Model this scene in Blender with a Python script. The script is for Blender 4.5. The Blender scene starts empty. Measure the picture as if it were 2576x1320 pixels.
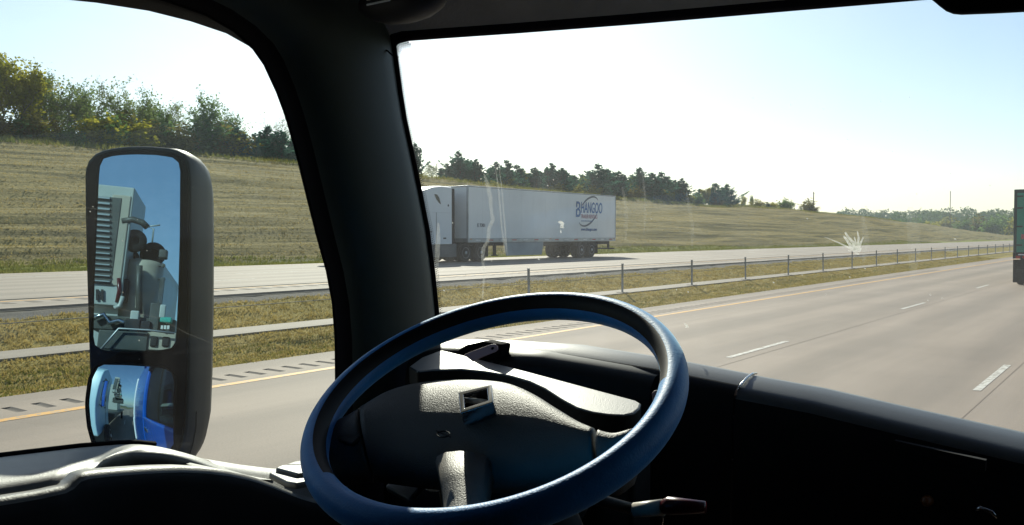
import bpy, bmesh, math, random
import numpy as np
from mathutils import Vector, Matrix

# ------------------------------------------------------------------ camera
SC = bpy.context.scene
COL = SC.collection
FPX, CX, CY, CAMH = 2219.0, 1288.0, 660.0, 2.15
YAW, PITCH = math.radians(36.5), math.atan(68 / 2219.0)
cam = bpy.data.cameras.new('camera')
cam.sensor_width = 36.0
cam.lens = 36.0 * FPX / 2576.0
cam.clip_start = 0.02
cam.clip_end = 6000
camo = bpy.data.objects.new('camera', cam)
COL.objects.link(camo)
camo.location = (0, 0, CAMH)
camo.rotation_euler = (math.pi / 2 - PITCH, 0, YAW)
SC.camera = camo

# ------------------------------------------------------------------ light
SUN_AZ, SUN_EL = math.radians(43.0), math.radians(31.5)      # left of the road heading, above the horizon
SUN_DIR = Vector((-math.sin(SUN_AZ) * math.cos(SUN_EL), math.cos(SUN_AZ) * math.cos(SUN_EL), math.sin(SUN_EL)))
W = bpy.data.worlds.new('World')
SC.world = W
W.use_nodes = True
wn = W.node_tree.nodes
sky = wn.new('ShaderNodeTexSky')
sky.sky_type = 'NISHITA'
sky.sun_disc = False
sky.sun_elevation = SUN_EL
sky.sun_rotation = -SUN_AZ
sky.altitude = 200
sky.air_density = 1.0
sky.dust_density = 0.8
sky.ozone_density = 1.6
bg = wn['Background']
bg.inputs['Strength'].default_value = 0.1
W.node_tree.links.new(sky.outputs[0], bg.inputs['Color'])
sl = bpy.data.lights.new('sun', 'SUN')
sl.energy = 5.0
sl.angle = math.radians(0.53)
sl.color = (1.0, 0.93, 0.80)
so = bpy.data.objects.new('sun', sl)
COL.objects.link(so)
so.location = (0, 0, 60)
so.rotation_euler = (-SUN_DIR).to_track_quat('-Z', 'Y').to_euler()
vs = SC.view_settings
vs.view_transform = 'Standard'
vs.look = 'None'
vs.gamma = 1.0
vs.use_curve_mapping = False
vs.exposure = 0.4
cy = SC.cycles
cy.use_denoising = True
cy.max_bounces = 10
cy.diffuse_bounces = 3
cy.glossy_bounces = 4
cy.transmission_bounces = 6
cy.transparent_max_bounces = 16
cy.caustics_reflective = False
cy.caustics_refractive = False

# ------------------------------------------------------------------ helpers
_cp, _sp = math.cos(PITCH), math.sin(PITCH)
FWD = Vector((-math.sin(YAW) * _cp, math.cos(YAW) * _cp, -_sp))
RGT = Vector((math.cos(YAW), math.sin(YAW), 0))
UPV = RGT.cross(FWD)
EYE = Vector((0, 0, CAMH))


def ray(px, py):
    return FWD + RGT * ((px - CX) / FPX) + UPV * ((CY - py) / FPX)


def at(px, py, ax, v):
    d = ray(px, py)
    k = (v - EYE[ax]) / d[ax]
    return EYE + d * k


def on_plane(px, py, o, n):
    d = ray(px, py)
    return EYE + d * (((o - EYE).dot(n)) / d.dot(n))


def tag(o, label=None, cat=None, group=None, kind=None):
    if label: o['label'] = label
    if cat: o['category'] = cat
    if group: o['group'] = group
    if kind: o['kind'] = kind
    return o


def empty(name, loc, rz=0.0):
    o = bpy.data.objects.new(name, None)
    COL.objects.link(o)
    o.location = loc
    o.rotation_euler = (0, 0, rz)
    o.empty_display_size = 0.2
    return o


def link(name, me, parent=None):
    o = bpy.data.objects.new(name, me)
    COL.objects.link(o)
    if parent is not None:
        o.parent = parent
    return o


class MB:
    """collects vertices and faces, then becomes ONE mesh object"""
    def __init__(s, off=(0, 0, 0)):
        s.v, s.f, s.m, s.off = [], [], [], Vector(off)
        s.cur = 0

    def add(s, vs_, fs):
        b = len(s.v)
        s.v += [Vector(p) - s.off for p in vs_]
        for f in fs:
            s.f.append([i + b for i in f])
            s.m.append(s.cur)
        return s

    def box(s, c, d, R=None):
        hx, hy, hz = d[0] / 2, d[1] / 2, d[2] / 2
        vs_ = []
        for x, y, z in ((-1, -1, -1), (1, -1, -1), (1, 1, -1), (-1, 1, -1), (-1, -1, 1), (1, -1, 1), (1, 1, 1), (-1, 1, 1)):
            p = Vector((x * hx, y * hy, z * hz))
            if R is not None: p = R @ p
            vs_.append(Vector(c) + p)
        return s.add(vs_, [(0, 3, 2, 1), (4, 5, 6, 7), (0, 1, 5, 4), (1, 2, 6, 5), (2, 3, 7, 6), (3, 0, 4, 7)])

    def box2(s, a, b):
        return s.box([(a[i] + b[i]) / 2 for i in range(3)], [abs(b[i] - a[i]) for i in range(3)])

    def tube(s, pts, rad, n=8, caps=True, closed=False):
        pts = [Vector(p) for p in pts]
        if not hasattr(rad, '__len__'): rad = [rad] * len(pts)
        rings = []
        m = len(pts)
        prev = None
        for i, p in enumerate(pts):
            if closed: t = pts[(i + 1) % m] - pts[i - 1]
            else: t = pts[min(i + 1, m - 1)] - pts[max(i - 1, 0)]
            if t.length < 1e-9: t = Vector((0, 0, 1))
            t.normalize()
            a = prev if prev is not None else (Vector((0, 0, 1)) if abs(t.z) < .9 else Vector((1, 0, 0)))
            u = (a - t * a.dot(t)).normalized()
            w = t.cross(u)
            prev = u
            rings.append([p + (u * math.cos(k * 2 * math.pi / n) + w * math.sin(k * 2 * math.pi / n)) * rad[i] for k in range(n)])
        return s.loft(rings, True, caps and not closed, closed)

    def loft(s, rings, wrap=True, caps=False, close=False):
        n = len(rings[0])
        vs_ = [p for r in rings for p in r]
        fs = []
        m = len(rings)
        for i in range(m if close else m - 1):
            j = (i + 1) % m
            for k in range(n if wrap else n - 1):
                l = (k + 1) % n
                fs.append((i * n + k, i * n + l, j * n + l, j * n + k))
        if caps:
            fs.append(tuple(range(n))[::-1])
            fs.append(tuple((m - 1) * n + k for k in range(n)))
        return s.add(vs_, fs)

    def prism(s, poly, ext):
        """poly: 3D outline, ext: extrusion vector"""
        n = len(poly)
        e = Vector(ext)
        a = [Vector(p) for p in poly]
        b = [p + e for p in a]
        return s.add(a + b, [tuple(range(n))[::-1], tuple(range(n, 2 * n))] + [(k, (k + 1) % n, n + (k + 1) % n, n + k) for k in range(n)])

    def lathe(s, c, axis, prof, n=20):
        """prof: (distance along axis, radius)"""
        ax = Vector(axis).normalized()
        a = Vector((0, 0, 1)) if abs(ax.z) < .9 else Vector((1, 0, 0))
        u = (a - ax * a.dot(ax)).normalized()
        w = ax.cross(u)
        rings = [[Vector(c) + ax * h + (u * math.cos(k * 2 * math.pi / n) + w * math.sin(k * 2 * math.pi / n)) * max(r, 1e-4) for k in range(n)] for h, r in prof]
        return s.loft(rings, True, True)

    def mesh(s, name, mats, smooth=False, fixn=True):
        me = bpy.data.meshes.new(name)
        me.from_pydata([tuple(p) for p in s.v], [], s.f)
        if not isinstance(mats, (list, tuple)): mats = [mats]
        for m in mats: me.materials.append(m)
        if len(mats) > 1:
            for p, i in zip(me.polygons, s.m): p.material_index = i
        if fixn:
            bm = bmesh.new()
            bm.from_mesh(me)
            bmesh.ops.recalc_face_normals(bm, faces=bm.faces)
            bm.to_mesh(me)
            bm.free()
        if smooth:
            me.shade_smooth()
        me.update()
        return me

    def build(s, name, mats, parent=None, smooth=False, bevel=0, seg=2, fixn=True, auto=None, sub=0):
        me = s.mesh(name, mats, smooth or auto is not None, fixn)
        o = link(name, me, parent)
        if auto is not None:
            bm = bmesh.new(); bm.from_mesh(me)
            for e in bm.edges:
                if len(e.link_faces) == 2 and e.calc_face_angle(0) > math.radians(auto): e.smooth = False
            bm.to_mesh(me); bm.free()
        if bevel:
            b = o.modifiers.new('bevel', 'BEVEL')
            b.width = bevel; b.segments = seg; b.limit_method = 'ANGLE'; b.angle_limit = math.radians(40)
            b.harden_normals = False
            me.shade_smooth()
            w = o.modifiers.new('wn', 'WEIGHTED_NORMAL'); w.keep_sharp = True
        if sub:
            m = o.modifiers.new('sub', 'SUBSURF'); m.levels = sub; m.render_levels = sub
            me.shade_smooth()
        return o


def raw_mesh(name, V, F, mat, smooth=False, nper=4):
    """numpy arrays to a mesh, quick"""
    me = bpy.data.meshes.new(name)
    V = np.asarray(V, np.float32); F = np.asarray(F, np.int32)
    me.vertices.add(len(V)); me.vertices.foreach_set('co', V.ravel())
    me.loops.add(F.size); me.loops.foreach_set('vertex_index', F.ravel())
    me.polygons.add(len(F))
    me.polygons.foreach_set('loop_start', np.arange(0, F.size, nper, dtype=np.int32))
    me.polygons.foreach_set('loop_total', np.full(len(F), nper, np.int32))
    me.materials.append(mat)
    me.update(calc_edges=True)
    if smooth: me.shade_smooth()
    return me


# ------------------------------------------------------------------ materials
class NT:
    def __init__(s, name):
        s.mat = bpy.data.materials.new(name)
        s.mat.use_nodes = True
        s.t = s.mat.node_tree
        s.n = s.t.nodes
        s.b = s.n['Principled BSDF']
        s.out = s.n['Material Output']

    def new(s, typ, **kw):
        nd = s.n.new('ShaderNode' + typ)
        for k, v in kw.items():
            if k.startswith('i_'): nd.inputs[k[2:].replace('_', ' ')].default_value = v
            else: setattr(nd, k, v)
        return nd

    def l(s, a, b): s.t.links.new(a, b)


def coords(nt, scale=(1, 1, 1), obj=False):
    tc = nt.new('TexCoord')
    mp = nt.new('Mapping')
    mp.inputs['Scale'].default_value = scale
    nt.l(tc.outputs['Object' if obj else 'Generated'], mp.inputs['Vector'])
    if not obj:
        g = nt.new('NewGeometry')
        nt.l(g.outputs['Position'], mp.inputs['Vector'])
    return mp.outputs[0]


def noise(nt, vec, scale=5, detail=4, rough=.55):
    n = nt.new('TexNoise')
    n.inputs['Scale'].default_value = scale
    n.inputs['Detail'].default_value = detail
    n.inputs['Roughness'].default_value = rough
    nt.l(vec, n.inputs['Vector'])
    return n.outputs['Fac']


def ramp(nt, fac, stops):
    r = nt.new('ValToRGB')
    e = r.color_ramp.elements
    while len(e) < len(stops): e.new(.5)
    for el, (p, c) in zip(e, stops):
        el.position = p
        el.color = (c[0], c[1], c[2], 1) if hasattr(c, '__len__') else (c, c, c, 1)
    nt.l(fac, r.inputs[0])
    return r.outputs[0]


def mixc(nt, fac, a, b, mode='MIX'):
    m = nt.new('Mix')
    m.data_type = 'RGBA'; m.blend_type = mode
    for sock, v in ((m.inputs[0], fac), (m.inputs[6], a), (m.inputs[7], b)):
        if hasattr(v, 'is_linked') or hasattr(v, 'links'): nt.l(v, sock)
        elif hasattr(v, '__len__'): sock.default_value = (v[0], v[1], v[2], 1)
        else: sock.default_value = v
    return m.outputs[2]


def bump(nt, h, strength=.3, dist=.01):
    b = nt.new('Bump')
    b.inputs['Strength'].default_value = strength
    b.inputs['Distance'].default_value = dist
    nt.l(h, b.inputs['Height'])
    nt.l(b.outputs[0], nt.b.inputs['Normal'])


def simple(name, col, rough=.5, metal=0, spec=.5, var=.15, vscale=8, grain=None, coat=0):
    nt = NT(name)
    v = coords(nt)
    f = noise(nt, v, vscale, 5)
    lo = tuple(c * (1 - var) for c in col); hi = tuple(min(1, c * (1 + var)) for c in col)
    nt.l(ramp(nt, f, [(.3, lo), (.7, hi)]), nt.b.inputs['Base Color'])
    nt.b.inputs['Roughness'].default_value = rough
    nt.b.inputs['Metallic'].default_value = metal
    nt.b.inputs['Specular IOR Level'].default_value = spec
    if coat:
        nt.b.inputs['Coat Weight'].default_value = coat
        nt.b.inputs['Coat Roughness'].default_value = .08
    if grain:
        sc_, st, ds = grain
        bump(nt, noise(nt, v, sc_, 2, .5), st, ds)
    return nt.mat


def mat_grass(name, cols, streak=(1, 1, 1), sc_=.7, fine=14, bstr=.6, mixf=.5, rp=(.30, .62)):
    """ground cover: large patches, streaks along the mowing, fine blades"""
    nt = NT(name)
    v = coords(nt)
    vs_ = coords(nt, streak)
    a = noise(nt, v, sc_ * .25, 4, .6)
    b = noise(nt, vs_, sc_, 6, .65)
    c = noise(nt, v, fine, 4, .7)
    c1 = ramp(nt, a, [(.32, cols[0]), (.68, cols[1])])
    c2 = ramp(nt, b, [(rp[0], cols[2]), (rp[1], cols[3])])
    k = mixc(nt, mixf, c1, c2)
    sh = ramp(nt, c, [(.25, .55), (.75, 1.35)])
    k = mixc(nt, .75, k, sh, 'MULTIPLY')
    nt.l(k, nt.b.inputs['Base Color'])
    nt.b.inputs['Roughness'].default_value = .95
    nt.b.inputs['Specular IOR Level'].default_value = .1
    ad = nt.new('Math', operation='ADD')
    nt.l(b, ad.inputs[0]); nt.l(c, ad.inputs[1])
    bump(nt, ad.outputs[0], bstr, .12)
    return nt.mat


def mat_leaf(name, lo, hi, transl=.45):
    nt = NT(name)
    v = coords(nt)
    f = noise(nt, v, .9, 3, .6)
    oi = nt.new('ObjectInfo')
    md = nt.new('Math', operation='MULTIPLY_ADD')
    nt.l(oi.outputs['Random'], md.inputs[0]); md.inputs[1].default_value = .25
    nt.l(f, md.inputs[2])
    c = ramp(nt, md.outputs[0], [(.35, lo), (.85, hi)])
    d = nt.new('BsdfDiffuse'); t = nt.new('BsdfTranslucent'); m = nt.new('MixShader')
    nt.l(c, d.inputs['Color']); nt.l(c, t.inputs['Color'])
    m.inputs[0].default_value = transl
    nt.l(d.outputs[0], m.inputs[1]); nt.l(t.outputs[0], m.inputs[2])
    nt.l(m.outputs[0], nt.out.inputs['Surface'])
    return nt.mat


def mat_concrete(name, col, lanes=None):
    nt = NT(name)
    v = coords(nt)
    vs_ = coords(nt, (1, .05, 1))
    big = noise(nt, v, .25, 5, .6)
    st = noise(nt, vs_, 1.6, 5, .6)
    fn = noise(nt, v, 45, 3, .7)
    c = ramp(nt, big, [(.3, tuple(x * .86 for x in col)), (.7, tuple(x * 1.08 for x in col))])
    c = mixc(nt, .6, c, ramp(nt, st, [(.3, .74), (.7, 1.12)]), 'MULTIPLY')
    c = mixc(nt, .7, c, ramp(nt, fn, [(.28, .72), (.5, 1.0), (.75, 1.18)]), 'MULTIPLY')
    # darker polished wheel paths along each lane
    if lanes:
        g = nt.new('NewGeometry'); sx = nt.new('SeparateXYZ')
        nt.l(g.outputs['Position'], sx.inputs[0])
        w = nt.new('Math', operation='MULTIPLY_ADD')
        nt.l(sx.outputs[0], w.inputs[0]); w.inputs[1].default_value = 2 * math.pi / lanes[0]; w.inputs[2].default_value = lanes[1]
        sn = nt.new('Math', operation='SINE'); nt.l(w.outputs[0], sn.inputs[0])
        mr = nt.new('MapRange'); nt.l(sn.outputs[0], mr.inputs[0])
        mr.inputs[1].default_value = -1; mr.inputs[2].default_value = 1
        mr.inputs[3].default_value = .80; mr.inputs[4].default_value = 1.06
        c = mixc(nt, 1, c, mr.outputs[0], 'MULTIPLY')
    nt.l(c, nt.b.inputs['Base Color'])
    nt.b.inputs['Roughness'].default_value = .8
    nt.b.inputs['Specular IOR Level'].default_value = .35
    bump(nt, fn, .35, .01)
    return nt.mat


def mat_paint_line(name, col):
    nt = NT(name)
    v = coords(nt)
    f = noise(nt, v, 9, 5, .7)
    c = ramp(nt, f, [(.40, (.26, .215, .17)), (.52, col)])
    nt.l(c, nt.b.inputs['Base Color'])
    nt.b.inputs['Roughness'].default_value = .7
    return nt.mat


M = {}
M['road'] = mat_concrete('concrete_road', (.285, .222, .172), (1.95, .6))
M['road2'] = mat_concrete('concrete_far_road', (.30, .245, .195), (1.85, .2))
M['strip'] = mat_concrete('concrete_mow_strip', (.25, .21, .165))
M['groove'] = simple('dark_groove', (.19, .165, .14), .95, spec=.1)  # rumble grooves set darker than the road surface
M['seal'] = simple('joint_sealant', (.225, .18, .145), .9, spec=.1)
M['white_line'] = mat_paint_line('white_road_paint', (.58, .55, .49))
M['yellow_line'] = mat_paint_line('yellow_road_paint', (.64, .30, .015))
M['gravel'] = mat_grass('gravel_edge', ((.16, .15, .13), (.22, .20, .175), (.11, .105, .095), (.25, .23, .2)), (1, .2, 1), 2.5, 30)
M['median'] = mat_grass('median_grass', ((.29, .24, .066), (.40, .30, .10), (.21, .18, .05), (.42, .32, .11)), (1, .35, 1), 1.6, 18)
M['bank'] = mat_grass('bank_grass', ((.225, .19, .066), (.29, .235, .088), (.078, .070, .026), (.345, .275, .108)), (1, .035, 1), 2.9, 6, .8, .76, (.34, .58))
M['toe'] = mat_grass('toe_grass', ((.19, .23, .035), (.27, .26, .06), (.16, .19, .03), (.29, .27, .07)), (1, .3, 1), 1.2, 14)
M['field'] = mat_grass('far_field', ((.13, .14, .05), (.18, .165, .07), (.11, .12, .04), (.2, .18, .08)), (1, .5, 1), .3, 4)
M['blade_dry'] = mat_leaf('grass_blade_dry', (.29, .225, .07), (.50, .38, .13), .35)
M['blade_green'] = mat_leaf('grass_blade_green', (.12, .145, .025), (.32, .28, .07), .4)
M['bark'] = simple('bark', (.11, .09, .075), .95, spec=.1, vscale=3)
M['twig'] = simple('twig', (.17, .145, .125), .95, spec=.1, vscale=3)
M['leaf_olive'] = mat_leaf('leaf_olive', (.20, .215, .02), (.42, .38, .04), .5)
M['leaf_grey'] = mat_leaf('leaf_grey_green', (.12, .19, .06), (.25, .30, .09), .45)
M['leaf_green'] = mat_leaf('leaf_green', (.07, .15, .045), (.19, .28, .075), .45)
M['leaf_brown'] = mat_leaf('leaf_brown', (.12, .115, .03), (.22, .19, .05), .45)
M['leaf_yellow'] = mat_leaf('leaf_yellow', (.20, .20, .04), (.36, .33, .08), .5)
M['leaf_cedar'] = mat_leaf('leaf_cedar', (.035, .125, .085), (.085, .21, .135), .45)
M['leaf_far'] = mat_leaf('leaf_far', (.045, .11, .03), (.16, .21, .055), .3)
M['steel'] = simple('galvanised_steel', (.36, .36, .36), .65, .35, var=.2)
M['post_dark'] = simple('weathered_post', (.27, .27, .25), .6, .5)
M['cable'] = simple('wire_cable', (.15, .14, .115), .75, .2)

random.seed(7)
RNG = np.random.default_rng(7)

# ------------------------------------------------------------------ terrain
ROAD_L, ROAD_R = 12.4, -7.5         # near carriageway: metres left of the camera
FAR_N, FAR_F, FAR_Z = 18.25, 35.0, .72


def crest(t):
    return np.interp(t, [-300, 26, 50, 65, 106, 140, 177, 250, 330, 400, 468, 560], [7.8, 8.15, 8.3, 7.8, 7.15, 7.0, 7.15, 6.3, 4.85, 2.6, .9, .4])


def gz(d, t):
    d = np.asarray(d, float); t = np.asarray(t, float)
    d, t = np.broadcast_arrays(d, t)
    z = np.interp(d, [-200, -30, -9, -7.6, -7.4, 12.3, 12.45, 13.3, 14.6, 15.75, 17.4, 18.2, 18.4, 34.9, 35.05, 36.5, 38],
                  [-4, -1.5, -.3, -.12, -.2, -.2, -.015, -.04, .17, .17, .58, .66, .5, .5, .69, .74, 1.0])
    zc = crest(t)
    s = np.clip((d - 38) / 22.0, 0, 1)
    z = z + np.where(d > 38, (zc - 1.0) * (1 - (1 - s) ** 1.25), 0)
    z = z + np.where(d > 60, .03 * np.clip(d - 60, 0, 30) + .002 * np.clip(d - 90, 0, 4000), 0)
    return z


def vnoise(x, y, seed):
    """smooth value noise on numpy arrays"""
    x = np.asarray(x, float); y = np.asarray(y, float)
    xi = np.floor(x).astype(np.int64); yi = np.floor(y).astype(np.int64)
    xf = x - xi; yf = y - yi
    def h(a, b):
        n = (a * 374761393 + b * 668265263 + seed * 982451653) & 0x7fffffff
        n = ((n ^ (n >> 13)) * 1274126177) & 0x7fffffff
        return ((n ^ (n >> 16)) & 0xffff) / 65535.0
    u = xf * xf * (3 - 2 * xf); v = yf * yf * (3 - 2 * yf)
    return (h(xi, yi) * (1 - u) + h(xi + 1, yi) * u) * (1 - v) + (h(xi, yi + 1) * (1 - u) + h(xi + 1, yi + 1) * u) * v


def grow(z, d, t):
    """uneven turf; mown rows that run with the road on the bank"""
    inn = np.where((d > 12.5) & (d < 18.2) & ~((d > 14.5) & (d < 15.85)), 1.0, 0)
    bank = np.clip((d - 35.3) / 3, 0, 1)
    z = z + inn * (vnoise(d * 3, t * 1.5, 3) - .5) * .09
    z = z + bank * ((vnoise(d * 1.5, t * .05, 5) - .5) * .22 + (vnoise(d * 3.1, t * .12, 6) - .5) * .16 + (vnoise(d * .35, t * .06, 8) - .5) * .5) * np.clip((75 - d) / 10, .3, 1)
    return z


def sheet(name, ds, ts, mat, parent=None, zoff=0.0, rough=True):
    D, T = np.meshgrid(ds, ts)
    Z = gz(D, T) + zoff
    if rough: Z = grow(Z, D, T)
    V = np.stack([-D, T, Z], -1).reshape(-1, 3)
    n, m = len(ts), len(ds)
    i = np.arange((n - 1) * m).reshape(n - 1, m)[:, :-1].ravel()
    F = np.stack([i, i + m, i + m + 1, i + 1], 1)
    o = link(name, raw_mesh(name, V, F, mat, True), parent)
    return o


def steps(*segs):
    out = []
    for a, b, st in segs:
        n = max(1, int(round((b - a) / st)))
        out += list(np.linspace(a, b, n, endpoint=False))
    out.append(segs[-1][1])
    return np.array(out)


TS = steps((-160, 0, 8), (0, 130, .6), (130, 260, 1.6), (260, 700, 6))
ground = sheet('ground', steps((-3500, -40, 400), (-40, -7.5, 4), (-7.5, 12.4, 4), (12.4, 35.2, 2), (35.2, 60, 4), (60, 100, 10), (100, 3500, 300)),
               steps((-3500, -160, 400), (-160, 700, 12), (700, 4200, 250)), M['field'], zoff=-.35, rough=False)
tag(ground, kind='structure')
for nm, ds, mt in (('median_verge', steps((12.4, 14.68, .12)), M['median']),
                   ('median_slope', steps((15.62, 17.45, .12)), M['median']),
                   ('gravel_shoulder', steps((17.4, 18.3, .12)), M['gravel']),
                   ('bank_toe', steps((34.98, 37.6, .2)), M['toe']),
                   ('bank', steps((37.5, 62, .28), (62, 100, 4)), M['bank'])):
    tag(sheet(nm, ds, TS, mt), kind='structure')


def slab(name, d0, d1, t0, t1, z, th, mat, parent=None):
    mb = MB()
    tt = list(np.linspace(t0, t1, 40))
    rings = [[(-d0, t, z - th), (-d0, t, z), (-d1, t, z), (-d1, t, z - th)] for t in tt]
    mb.loft(rings, True, True)
    return mb.build(name, mat, parent)


# near carriageway: driving surface, rumble band, shoulder
RB0, RB1 = 11.18, 11.62
road = slab('near_road', ROAD_R, RB0, -160, 700, 0, .3, M['road']); tag(road, kind='structure')
slab('shoulder', RB1, ROAD_L, -160, 700, 0, .3, M['road'], road)
gp, gl = .36, .13
land = MB(); land.box2((-RB1, 0, -.3), (-RB0, gp - gl, 0)); land_me = land.mesh('rumble_land', M['road'])
gv = MB()
g0 = gl
gv.loft([[(-RB1, g0 * k / 4, -.018 * math.sin(math.pi * k / 4) - .0005) for k in range(5)], [(-RB0, g0 * k / 4, -.018 * math.sin(math.pi * k / 4) - .0005) for k in range(5)]], False)
gv_me = gv.mesh('rumble_groove', M['groove'], True)
slab('rumble_band', RB0, RB1, -160, 2.6, 0, .3, M['road'], road)
t = 2.6
k = 0
while k < 160:
    o = link('rumble_land', land_me, road); o.location = (0, t, 0)
    o = link('rumble_groove', gv_me, road); o.location = (0, t + gp - gl, 0)
    t += gp; k += 1
slab('rumble_band', RB0, RB1, t, 700, 0, .3, M['road'], road)


def stripe(name, d, w, t0, t1, z, mat, parent):
    mb = MB()
    n = max(1, int((t1 - t0) / 20))
    for a in range(n):
        ta = t0 + (t1 - t0) * a / n; tb = t0 + (t1 - t0) * (a + 1) / n
        mb.add([(-d - w / 2, ta, z), (-d + w / 2, ta, z), (-d + w / 2, tb, z), (-d - w / 2, tb, z)], [(0, 1, 2, 3)])
    return mb.build(name, mat, parent)


stripe('yellow_line', 10.83, .17, -100, 600, .004, M['yellow_line'], road)
for d in (6.02, 2.06):
    stripe('joint_seam', d - .18, .014, -100, 600, .003, M['seal'], road)
for a in range(-2, 26):
    stripe('lane_dash', 6.14, .105, 14.7 + 12.75 * a, 17.7 + 12.75 * a, .005, M['white_line'], road)
    stripe('lane_dash', 2.06, .105, 13.6 + 12.75 * a, 16.6 + 12.75 * a, .005, M['white_line'], road)
stripe('edge_line', -1.75, .13, -100, 600, .005, M['white_line'], road)

far_road = slab('far_road', FAR_N, FAR_F, -160, 700, FAR_Z, .3, M['road2']); tag(far_road, kind='structure')
stripe('edge_line', 20.15, .15, -100, 600, FAR_Z + .004, M['yellow_line'], far_road)
stripe('edge_line', 31.6, .15, -100, 600, FAR_Z + .004, M['white_line'], far_road)
for a in range(-3, 26):
    stripe('lane_dash', 24.05, .15, 3 + 12.2 * a, 6.1 + 12.2 * a, FAR_Z + .005, M['white_line'], far_road)
    stripe('lane_dash', 27.8, .15, 8 + 12.2 * a, 11.1 + 12.2 * a, FAR_Z + .005, M['white_line'], far_road)
gme = MB(); gme.box2((-19.85, 0, .0), (-19.4, .2, .003)); gme = gme.mesh('rumble_groove', M['groove'])
for a in range(110):
    o = link('rumble_groove', gme, far_road); o.location = (0, 3 + a * .55, FAR_Z + .0005)

# concrete mow strip under the cable barrier
mow = slab('mow_strip', 14.65, 15.65, -160, 700, .21, .4, M['strip']); tag(mow, kind='structure')

# ------------------------------------------------------------------ cable barrier: one thing, posts and cables its parts
barrier = empty('cable_barrier', (-14.85, 4.5, .21))
tag(barrier, 'long cable barrier of slim steel posts and three wires along the grassy median', 'barrier')
pm = MB()
pm.cur = 0; pm.box((0, 0, .24), (.055, .045, .60))
pm.cur = 1; pm.box((0, 0, .75), (.058, .05, .46))
post_me = pm.mesh('post', [M['steel'], M['post_dark']])
cap = MB(); cap.box((0, 0, .99), (.066, .058, .03)); cap_me = cap.mesh('post_cap', M['steel'])
foot = MB(); foot.box((0, 0, .01), (.3, .3, .05)); foot_me = foot.mesh('post_footing', M['strip'])
pt = []
for a in range(-1, 34):
    t = 20.9 + a * 5.5 - (0 if a >= 0 else .1)
    pt.append(t)
for t in [4.4, 9.9] + pt:
    p = link('post', post_me, barrier); p.location = (0, t - 4.5, -.02); p.rotation_euler.y = random.uniform(-.02, .02)
    for me_, nm in ((cap_me, 'post_cap'), (foot_me, 'post_footing')):
        c = link(nm, me_, p)
for z, dx in ((.55, -.05), (.75, .05), (.93, -.05)):
    mb = MB()
    pts = []
    for t in np.arange(-30, 330, 2.75):
        pts.append((dx, t, z - .02 + .008 * math.sin(t * 2)))
    mb.tube(pts, .008, 5)
    mb.build('cable', M['cable'], barrier, smooth=True)


# ------------------------------------------------------------------ grass blades
def tufts(name, n, dfun, tfun, hgt, spread, mat, blades=5, lean=.5, kind='stuff', wid=.012):
    d = dfun(n); t = tfun(n)
    z = grow(gz(d, t), d, t)
    base = np.stack([-d, t, z - .01], 1)
    nb = n * blades
    base = np.repeat(base, blades, 0)
    a = RNG.uniform(0, 2 * np.pi, nb)
    base[:, 0] += RNG.normal(0, spread, nb); base[:, 1] += RNG.normal(0, spread * 1.6, nb)
    h = hgt * RNG.uniform(.45, 1.25, nb)
    ln = lean * h * RNG.uniform(.2, 1.2, nb)
    w = wid * RNG.uniform(.6, 1.4, nb)
    dx, dy = np.cos(a), np.sin(a)
    px, py = -dy, dx
    top = base + np.stack([dx * ln, dy * ln, h], 1)
    l = base + np.stack([px * w, py * w, 0 * w], 1)
    r = base - np.stack([px * w, py * w, 0 * w], 1)
    V = np.stack([l, r, top], 1).reshape(-1, 3)
    F = np.arange(nb * 3).reshape(-1, 3)
    o = link(name, raw_mesh(name, V, F, mat, nper=3))
    tag(o, kind=kind)
    return o


U = RNG.uniform
def neart(n, a=1.0, b=95, p=1.7): return a + (b - a) * U(0, 1, n) ** p
g = tufts('verge_grass', 20000, lambda n: U(12.42, 14.66, n), neart, .055, .05, M['blade_dry'], 5, lean=1.2)
tag(g, 'dry yellow grass on the median verge beside the shoulder', 'grass')
g = tufts('verge_green_grass', 7000, lambda n: U(12.42, 14.0, n), neart, .05, .05, M['blade_green'], 5, lean=1.0)
tag(g, 'patches of green grass growing in the median verge', 'grass')
g = tufts('median_slope_grass', 15000, lambda n: U(15.66, 17.5, n), neart, .065, .05, M['blade_dry'], 5, lean=1.2)
tag(g, 'dry grass on the median behind the concrete mow strip', 'grass')
g = tufts('toe_grass', 12000, lambda n: U(35.1, 38.3, n), lambda n: neart(n, 5, 190, 1.5), .14, .10, M['blade_green'], 5, wid=.025)
tag(g, 'green grass along the foot of the bank beyond the far road', 'grass')


def rows(n):
    r = np.round(U(38, 61.5, n) / .9) * .9 + RNG.normal(0, .16, n)
    return np.clip(r, 37.6, 62)


g = tufts('bank_grass', 42000, rows, lambda n: neart(n, 8, 230, 1.5), .06, .22, M['blade_dry'], 5, lean=2.2, wid=.026)
tag(g, 'rows of dry mown grass on the long sloping bank', 'grass')
g = tufts('crest_grass', 9000, lambda n: U(58.5, 66, n), lambda n: neart(n, 8, 260, 1.4), .34, .2, M['blade_green'], 6, wid=.035)
tag(g, 'taller yellow green grass along the top of the bank', 'grass')


# ------------------------------------------------------------------ trees
def leaf_quads(C_, size, rng, updir=.3):
    n = len(C_)
    a = rng.normal(size=(n, 3)); a[:, 2] *= .7
    a /= np.linalg.norm(a, axis=1)[:, None] + 1e-9
    b = rng.normal(size=(n, 3))
    b -= (b * a).sum(1)[:, None] * a
    b /= np.linalg.norm(b, axis=1)[:, None] + 1e-9
    s = (size * rng.uniform(.6, 1.4, n))[:, None]
    V = np.stack([C_ - a * s, C_ - b * s * .55, C_ + a * s, C_ + b * s * .55], 1).reshape(-1, 3)
    return V


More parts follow.
